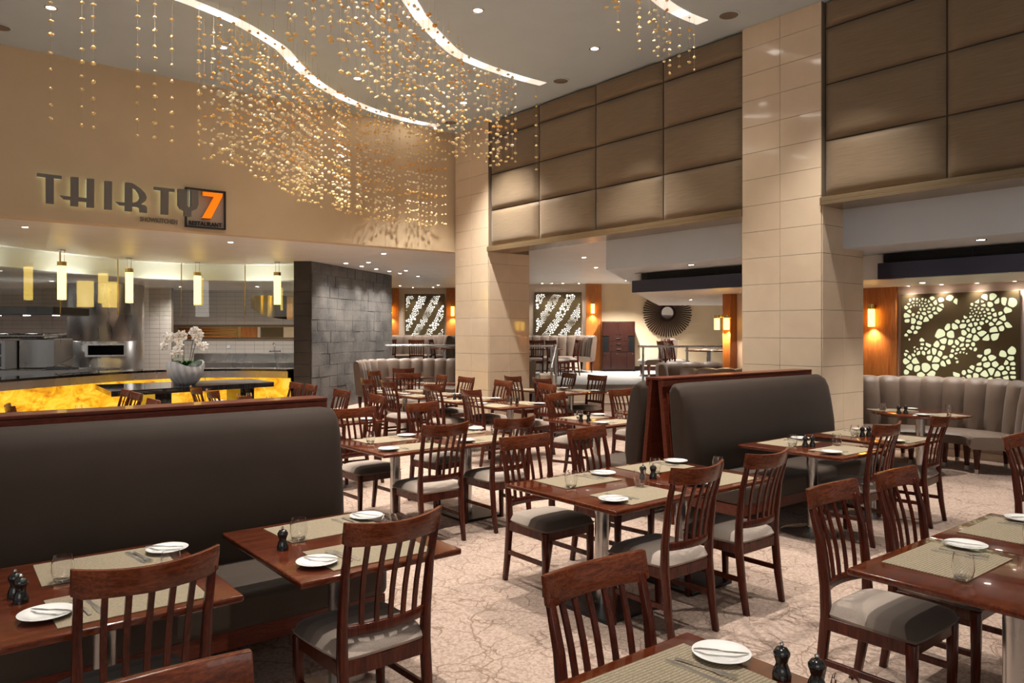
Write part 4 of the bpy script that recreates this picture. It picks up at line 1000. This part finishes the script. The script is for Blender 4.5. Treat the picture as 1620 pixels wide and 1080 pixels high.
LR = [(2.423, 3.89), (2.466, 3.894), (2.544, 3.877), (2.623, 3.828), (2.685, 3.766), (2.709, 3.707), (2.694, 3.657), (2.659, 3.621), (2.629, 3.598), (2.685, 3.590), (2.71, 3.562), (2.712, 3.483), (2.615, 3.483), (2.611, 3.543), (2.588, 3.557), (2.515, 3.557), (2.513, 3.483), (2.421, 3.483), (2.421, 3.557), (2.357, 3.558), (2.302, 3.6), (2.423, 3.601),
      (2.423, 3.609), (2.518, 3.609), (2.562, 3.624), (2.597, 3.652), (2.615, 3.697), (2.6, 3.753), (2.562, 3.806), (2.518, 3.827), (2.5175, 3.6095), (2.4225, 3.6095)]
LT = [(2.807, 3.875), (3.09, 3.875), (3.09, 3.832), (3.008, 3.830), (3.003, 3.485), (2.904, 3.484), (2.905, 3.831), (2.807, 3.833)]
LY = [(3.138, 3.885), (3.261, 3.888), (3.266, 3.645), (3.293, 3.622), (3.320, 3.647), (3.322, 3.888), (3.427, 3.893), (3.431, 3.677), (3.404, 3.607), (3.329, 3.568), (3.327, 3.488), (3.227, 3.488), (3.227, 3.57), (3.17, 3.59), (3.138, 3.646)]
L7 = [(3.505, 3.885), (3.792, 3.889), (3.792, 3.844), (3.622, 3.49), (3.495, 3.487), (3.672, 3.828), (3.505, 3.832)]
def grow(p, e):
    cx_ = sum(q[0] for q in p)/len(p); cz_ = sum(q[1] for q in p)/len(p); w_ = max(q[0] for q in p)-min(q[0] for q in p); h = max(q[1] for q in p)-min(q[1] for q in p)
    return [(cx_+(x-cx_)*(1+e/w_), cz_+(z-cz_)*(1+e/h)) for x, z in p]
for nm_, p in (('first T', T1), ('H', LH), ('I', LI), ('R', LR), ('second T', LT), ('Y', LY)):
    if nm_ == 'R':     # built in two pieces around the counter of the R
        pr1 = LR[:2]+[(2.518, 3.890), (2.518, 3.60)]+LR[15:22]; outer = LR[2:15]; inner = LR[23:30]
        pr2 = [(2.518, 3.888)]+outer+[(2.518, 3.557), (2.518, 3.609)]+inner[1:]
        L_ = letter([pr1, pr2], 'sign_letter', 'sign_metal', YS-.03, YS+.03, None)
        letter([[(x, z) for x, z in pr1], pr2], 'lit_back', 'halo', YS+.031, YS+.036, L_)
    else:
        L_ = letter([p], 'sign_letter', 'sign_metal', YS-.03, YS+.03, None)
        letter([grow(p, -.01)], 'lit_back', 'halo', YS+.031, YS+.036, L_)
    xs_ = [q[0] for q in p]; zs_ = [q[1] for q in p]; pins = MB(); px_ = {'first T': 1.497, 'H': 1.79, 'I': 2.21, 'R': 2.468, 'second T': 2.955, 'Y': 3.277}[nm_]
    for zz in (3.54, 3.60): pins.tube([(px_, YS+.036, zz), (px_, YK-.001, zz)], .006, 6)
    pins.obj('mounting_pins', 'sign_dark', L_)
    tag(L_, 'grey metal halo-lit sign letter, %s of THIRTY on the tan wall' % nm_, 'sign letter', 'metal sign letters')
fb = thing('sign_box', 'square dark framed sign box with the orange 7 and RESTAURANT', 'sign')
mb = MB()
bx0, bx1, bz0, bz1 = 3.258, 3.855, 3.337, 3.932
mb.box(bx0, bx1, 11.95, 12.015, bz0, bz0+.02); mb.box(bx0, bx1, 11.95, 12.015, bz1-.02, bz1); mb.box(bx0, bx0+.02, 11.95, 12.015, bz0+.02, bz1-.02); mb.box(bx1-.02, bx1, 11.95, 12.015, bz0+.02, bz1-.02)
mb.obj('frame', 'sign_dark', fb, smooth=0)
MB().box(bx0+.02, bx1-.02, 12.0, 12.012, bz0+.02, bz1-.02).obj('back_panel', 'sign_panel', fb, smooth=0)
letter([L7], 'numeral_seven', 'orange_sign', YS-.01, YS+.04, fb); letter([grow(L7, .012)], 'numeral_edge', 'sign_dark', YS+.041, YS+.05, fb)
def text(s_, x0, x1, z, h, y, m_, name, parent=None):
    cu = bpy.data.curves.new(name, 'FONT'); cu.body = s_; cu.size = 1; cu.extrude = .008; cu.offset = .012
    o = bpy.data.objects.new(name, cu); C.objects.link(o); bpy.context.view_layer.update()
    dg = bpy.context.evaluated_depsgraph_get(); me = bpy.data.meshes.new_from_object(o.evaluated_get(dg)); bpy.data.objects.remove(o)
    xs = [v.co.x for v in me.vertices]; ys = [v.co.y for v in me.vertices]; sx = (x1-x0)/(max(xs)-min(xs)); sz = h/(max(ys)-min(ys)); mx_ = min(xs); my_ = min(ys)
    for v in me.vertices: v.co = ((v.co.x-mx_)*sx+x0, y-v.co.z, (v.co.y-my_)*sz+z)
    me.materials.clear(); me.materials.append(MATS[m_]); o = bpy.data.objects.new(name, me); C.objects.link(o)
    if parent: o.parent = parent
    return o
text('SHOWKITCHEN', 2.64, 3.157, 3.366, .068, 12.010, 'sign_grey', 'sign_lettering')
bpy.data.objects['sign_lettering']['label'] = 'small dark SHOWKITCHEN lettering under THIRTY on the tan wall'; bpy.data.objects['sign_lettering']['category'] = 'sign'
text('RESTAURANT', 3.315, 3.80, 3.374, .064, 11.985, 'sign_dark', 'lettering', fb)

# ------------------------------------------------------------------ ceiling light strips
def strip(pts, wd, label):
    P = catmull(pts, 8); P, Lt = resample(P, 60); mb = MB(); up = []
    a = offs(P, wd/2); b_ = offs(P, -wd/2)
    o = MB().grid([[(p.x, p.y, HC-.006), (q.x, q.y, HC-.006), (q.x, q.y, HC-.002), (p.x, p.y, HC-.002)] for p, q in zip(a, b_)], close=True, caps=True).obj('ceiling_light_strip', 'strip_white', smooth=0)
    tag(o, label, 'light strip')
    return P, o
c1 = [(.9, 8.9), (1.7, 8.95), (2.476, 9.1), (3.125, 9.325), (3.572, 9.601), (3.931, 9.871), (4.275, 10.271), (4.8, 10.8), (5.35, 11.2), (5.93, 11.49), (6.561, 11.70), (7.172, 11.77), (7.632, 11.746)]
c2 = [(2.08, 5.95), (2.6, 6.16), (3.28, 6.49), (3.75, 6.82), (4.484, 7.497), (4.876, 7.856), (5.454, 8.288), (5.911, 8.559), (6.52, 8.707), (7.149, 8.759), (7.60, 8.758)]
c3 = [(5.26, 5.04), (5.9, 5.40), (6.73, 5.704), (7.231, 5.789), (7.611, 5.792)]
S1, O1 = strip(c1, .17, 'longest curved light strip in the ceiling at left, above the sign')
S2, O2 = strip(c2, .17, 'curved light strip in the middle of the ceiling, ending near the fabric panels')
S3, O3 = strip(c3, .17, 'short curved light strip at the top of the photo near the near pillar')
for P_, n_, O_ in ((S1, 9, O1), (S2, 7, O2), (S3, 3, O3)):        # the lamps set inside the slots
    for k in range(n_):
        p = P_[int(60*(k+.5)/n_)]; i_ = int(60*(k+.5)/n_); ribbon(P_[max(0, i_-2):i_+3], -.07, .07, HC-.010, HC-.0062).obj('lamp_lens', 'slot_lens', O_, smooth=0)
        if p.y < 11.3: lamp('SPOT', 'strip_lamp', (p.x, p.y, HC-.02), 85, (1, .90, .78), .06, angle=100, blend=1)

# ------------------------------------------------------------------ bead strands
rb = random.Random(21)
def bead_v():
    bm = bmesh.new(); bmesh.ops.create_icosphere(bm, subdivisions=1, radius=1)
    s_ = Vector((rb.uniform(.8, 1.25), rb.uniform(.8, 1.25), rb.uniform(.62, .9)))
    vs_ = [Vector((v.co.x*s_.x, v.co.y*s_.y, v.co.z*s_.z))*rb.uniform(.78, 1.15) for v in bm.verts]; fs_ = [tuple(v.index for v in f.verts) for f in bm.faces]; bm.free(); return vs_, fs_
beads = [bead_v() for _ in range(16)]
def strand_mesh(zb, spacing, br):
    mb = MB(); z = zb
    L_ = []
    while z < HC-.12: L_.append(z+rb.uniform(-.022, .022)); z += spacing
    for z in L_:
        vs_, fs_ = rb.choice(beads); r_ = br*rb.uniform(.75, 1.2); a = rb.uniform(0, 6.28); ca, sa = math.cos(a)*r_, math.sin(a)*r_
        mb.add([(v.x*ca-v.y*sa, v.x*sa+v.y*ca, z-HC+v.z*r_) for v in vs_], fs_)
    me = mb.mesh('bead_strand', 'amber_bead', 0); me.materials.append(MATS['wire'])
    # the thin wire
    bm = bmesh.new(); bm.from_mesh(me); q = .0014
    lo = [bm.verts.new((q*math.cos(a), q*math.sin(a), zb-HC)) for a in (0, 2.1, 4.2)]; hi = [bm.verts.new((q*math.cos(a), q*math.sin(a), -.003)) for a in (0, 2.1, 4.2)]
    for i in range(3): f = bm.faces.new((lo[i], lo[(i+1) % 3], hi[(i+1) % 3], hi[i])); f.material_index = 1
    bm.to_mesh(me); bm.free(); return me
def put_strand(me, x, y, label, group):
    o = bpy.data.objects.new('bead_strand', me); C.objects.link(o); o.location = (x, y, HC); o.rotation_euler = (0, 0, rb.uniform(0, 6.28)); tag(o, label, 'bead strand', group)
def strand_full(x, y, zb, spacing, br, label, group=None):      # near, well separated strands: wire and every bead apart
    t = thing('bead_strand', label, 'bead strand', (x, y, HC), 0, group)
    MB().tube([(0, 0, zb-HC), (0, 0, -.002)], .0015, 4).obj('wire', 'wire', t); z = zb-HC
    while z < -.1:
        vs_, fs_ = rb.choice(beads); r_ = br*rb.uniform(.8, 1.15); MB().add([v*r_ for v in vs_], fs_).obj('bead', 'amber_bead', t, smooth=0, loc=(0, 0, z)); z += spacing*rb.uniform(.8, 1.2)
def field(P, n, zb0, zb1, spacing, br, spread, label, group, t0=0, t1=1, pw=1):
    ms = [[strand_mesh(zb0+(zb1-zb0)*q/4+rb.uniform(-.012, .012), spacing, br) for _ in range(4)] for q in range(5)]
    pts = []; tries = 0
    O = {}
    while len(pts) < n and tries < n*80:
        tries += 1; t = t0+(t1-t0)*rb.random()**pw; i = t*(len(P)-1); k = int(min(i, len(P)-2)); p = P[k].lerp(P[k+1], i-k)
        d = (P[k+1]-P[k]).normalized(); o = rb.choice(spread)+rb.uniform(-.03, .03); x, y = p.x-d.y*o, p.y+d.x*o
        if y > 11.9 or x > 8.0: continue
        if all((x-a)**2+(y-b_)**2 > .055**2 for a, b_ in pts):
            pts.append((x, y)); put_strand(rb.choice(ms[min(4, int(t*5))]), x, y, label, group)
field(S1, 165, 3.92, 3.72, .165, .0255, (-.30, -.1, .1, .26), 'strand of small amber stones hanging in the cluster below the left light strip', 'amber bead strands under the left light strip', .24, 1, .9)
for k, (x, y) in enumerate(((1.136, 8.99), (1.42, 9.0), (1.53, 9.02), (1.98, 9.12), (2.17, 9.17), (2.36, 9.20), (2.62, 9.05), (2.66, 9.22))):
    strand_full(x, y, 3.93+rb.uniform(-.03, .03), .165, .026, 'lone amber bead strand, %s from the left of the ceiling cluster' % ['first', 'second', 'third', 'fourth', 'fifth', 'sixth', 'seventh', 'eighth'][k], 'separate bead strands at the left')
field(S2, 104, 4.32, 4.24, .165, .0255, (-.28, -.1, .1, .24), 'strand of small amber stones hanging in the cluster below the middle light strip', 'amber bead strands under the middle light strip', .0, .90, 1)
strand_full(7.55, 8.86, 4.25, .165, .026, 'lone amber bead strand hanging from the tip of the middle light strip')
field(S3, 20, 4.93, 4.88, .12, .022, (-.2, 0, .12), 'short strand of amber stones below the light strip near the top right', 'amber bead strands under the right light strip', .0, .9, 1)
strand_full(7.40, 5.75, 4.91, .13, .023, 'short lone amber bead strand at the right tip of the right cluster')

# ------------------------------------------------------------------ downlights
dl0 = thing('recessed_downlight', '', 'downlight'); dl0.location = (0, 0, 0)
MB().lathe([(.045, -.004), (.062, -.006), (.066, 0)], 24).obj('trim_ring', 'chrome', dl0); MB().lathe([(.0, -.004), (.046, -.004), (.046, -.001)], 24).obj('lens', 'lamp_white', dl0, smooth=0)
dl_used = False
def downlight(x, y, z, label, power, ang=100, col=NEUT, sc=1, emit_light=True):
    global dl_used
    if not dl_used: dl_used = True; r = dl0; r.location = (x, y, z); r['label'] = label; r['group'] = 'recessed ceiling downlights'
    else: r = dup(dl0, (x, y, z), 0, label, 'recessed ceiling downlights')
    r.scale = (sc, sc, 1)
    if emit_light: lamp('SPOT', 'downlight_beam', (x, y, z-.03), power, col, .05, angle=ang, blend=1)
rowy = {4.15: 'nearest row', 7.235: 'middle row', 10.3: 'farthest row', 1.1: 'row overhead'}
coln = ['first column', 'second column', 'third column', 'fourth column']
for yy in (1.1, 4.15, 7.235, 10.3):
    for k, xx in enumerate((1.305, 3.28, 5.26, 7.195)):
        if yy == 1.1 and k in (1, 3): continue
        downlight(xx, yy, HC, 'bright round downlight in the high ceiling, %s, %s from the left' % (rowy[yy], coln[k]), 1050 if (xx > 7 and yy > 10) else 580, 100 if (xx > 7 and yy > 10) else 78, (1, .94, .86), 1.15)
low = [(7.25, 13.1, 'above the seats before the slate wall'), (7.91, 14.97, 'second in front of the slate wall'), (9.7, 16.4, 'farther in front of the slate wall'), (10.95, 17.87, 'before the long far booth'),
       (7.54, 15.55, 'first along the slate wall top'), (8.22, 15.95, 'second along the slate wall top'), (8.85, 16.42, 'third along the slate wall top'), (9.45, 16.88, 'fourth along the slate wall top'), (10.0, 17.3, 'fifth along the slate wall top'),
       (1.33, 13.04, 'left under the sign'), (4.29, 13.06, 'right under the sign'), (12.74, 21.9, 'left over the left art panel'), (13.54, 20.83, 'right over the left art panel'), (10.83, 11.2, 'nearer right of the far pillar'), (12.75, 12.78, 'farther right of the far pillar')]
for x, y, lab in low:
    wall = 'slate wall top' in lab
    if wall:
        k_ = (Vector((x, y))-P0).dot(dn); q = P0+dn*k_+nn_*.5; x, y = q.x, q.y
    downlight(x, y, HL, 'small bright downlight in the low ceiling, %s' % lab, 190 if wall else (260 if 'under the sign' in lab else 150), 110 if wall else 125, (1, .93, .84) if wall else NEUT, .9)
for k, r_ in enumerate((.95, 1.25, 1.6, 2.1)):
    x, y = RD(r_, 23.8); downlight(x, y, HL, 'tiny downlight over the right terrace art panel, %s from left' % ['first', 'second', 'third', 'fourth'][k], 70, 90, NEUT, .8)
for k, r_ in enumerate((-3.4, -2.7)):
    x, y = RD(r_, 25.9); downlight(x, y, HL, 'tiny downlight over the left terrace art panel, %s one' % ['left', 'right'][k], 90, 90, NEUT, .8)
for k, (r_, d_) in enumerate(((3.4, 22.5), (2.9, 20.5), (5.5, 20.5))):
    x, y = RD(r_, d_); downlight(x, y, HL, 'terrace downlight before the tan back wall, %s' % ['by the cabinet', 'nearer the steps', 'toward the alcove'][k], (1700, 420, 1350)[k], 130, NEUT, .8)
downlight(8.99, 3.2, 2.74, 'bright downlight in the grey bulkhead at right', 200, 110, NEUT, .9)
downlight(9.0, 7.05, 2.74, 'bright downlight in the grey bulkhead left of the near pillar', 200, 110, NEUT, .9)
downlight(10.77, 4.55, 2.42, 'downlight above the right curved booth', 110, 110, NEUT, .8)
downlight(12.7, 9.96, 2.42, 'downlight in the alcove ceiling below the bulkhead', 160, 120, NEUT, .8)
for k, yy in enumerate((5.0, 4.55, 4.1, 3.65)):      # picture lights washing the big art panel
    x = 11.38; downlight(x, yy, 2.42, 'small picture light over the green glowing art, %s from left' % ['first', 'second', 'third', 'fourth'][k], 26, 120, NEUT, .6)
# kitchen working lights
for k, (r_, d_) in enumerate(((-8.6, 19.6), (-6.6, 19.6), (-10.6, 18.0-.6), (-12.2, 17.8))):
    x, y = RD(r_, d_); downlight(x, y, 2.925, 'kitchen downlight behind the glass hood, %s' % ['above the back counter left', 'above the tap', 'before the drum oven', 'above the grill'][k], 170, 150, (1, .94, .86), .9)
# ceiling speakers
for k, (x, y) in enumerate(((7.699, 8.466), (7.677, 5.456), (7.673, 11.391), (.89, 11.33))):
    t = thing('ceiling_speaker', 'round white ceiling speaker, %s' % ['at the tip of the middle light strip', 'nearest the near pillar', 'in the corner above the far pillar', 'at the left above the tan wall'][k], 'speaker', (x, y, HC), 0, 'round ceiling speakers')
    MB().lathe([(.12, -.012), (.135, -.008), (.135, -.001)], 32).obj('bezel', 'ceiling_paint', t); MB().lathe([(.0, -.013), (.11, -.014), (.11, -.0125)], 32).obj('grille', 'sign_grey', t)
# broad unseen area lamp behind the camera, aimed into the hall
lamp('AREA', 'rear_soft_light', (-3.5, -3.5, 4.4), 120, (1, .93, .86), 5, (math.radians(62), 0, -YAW))
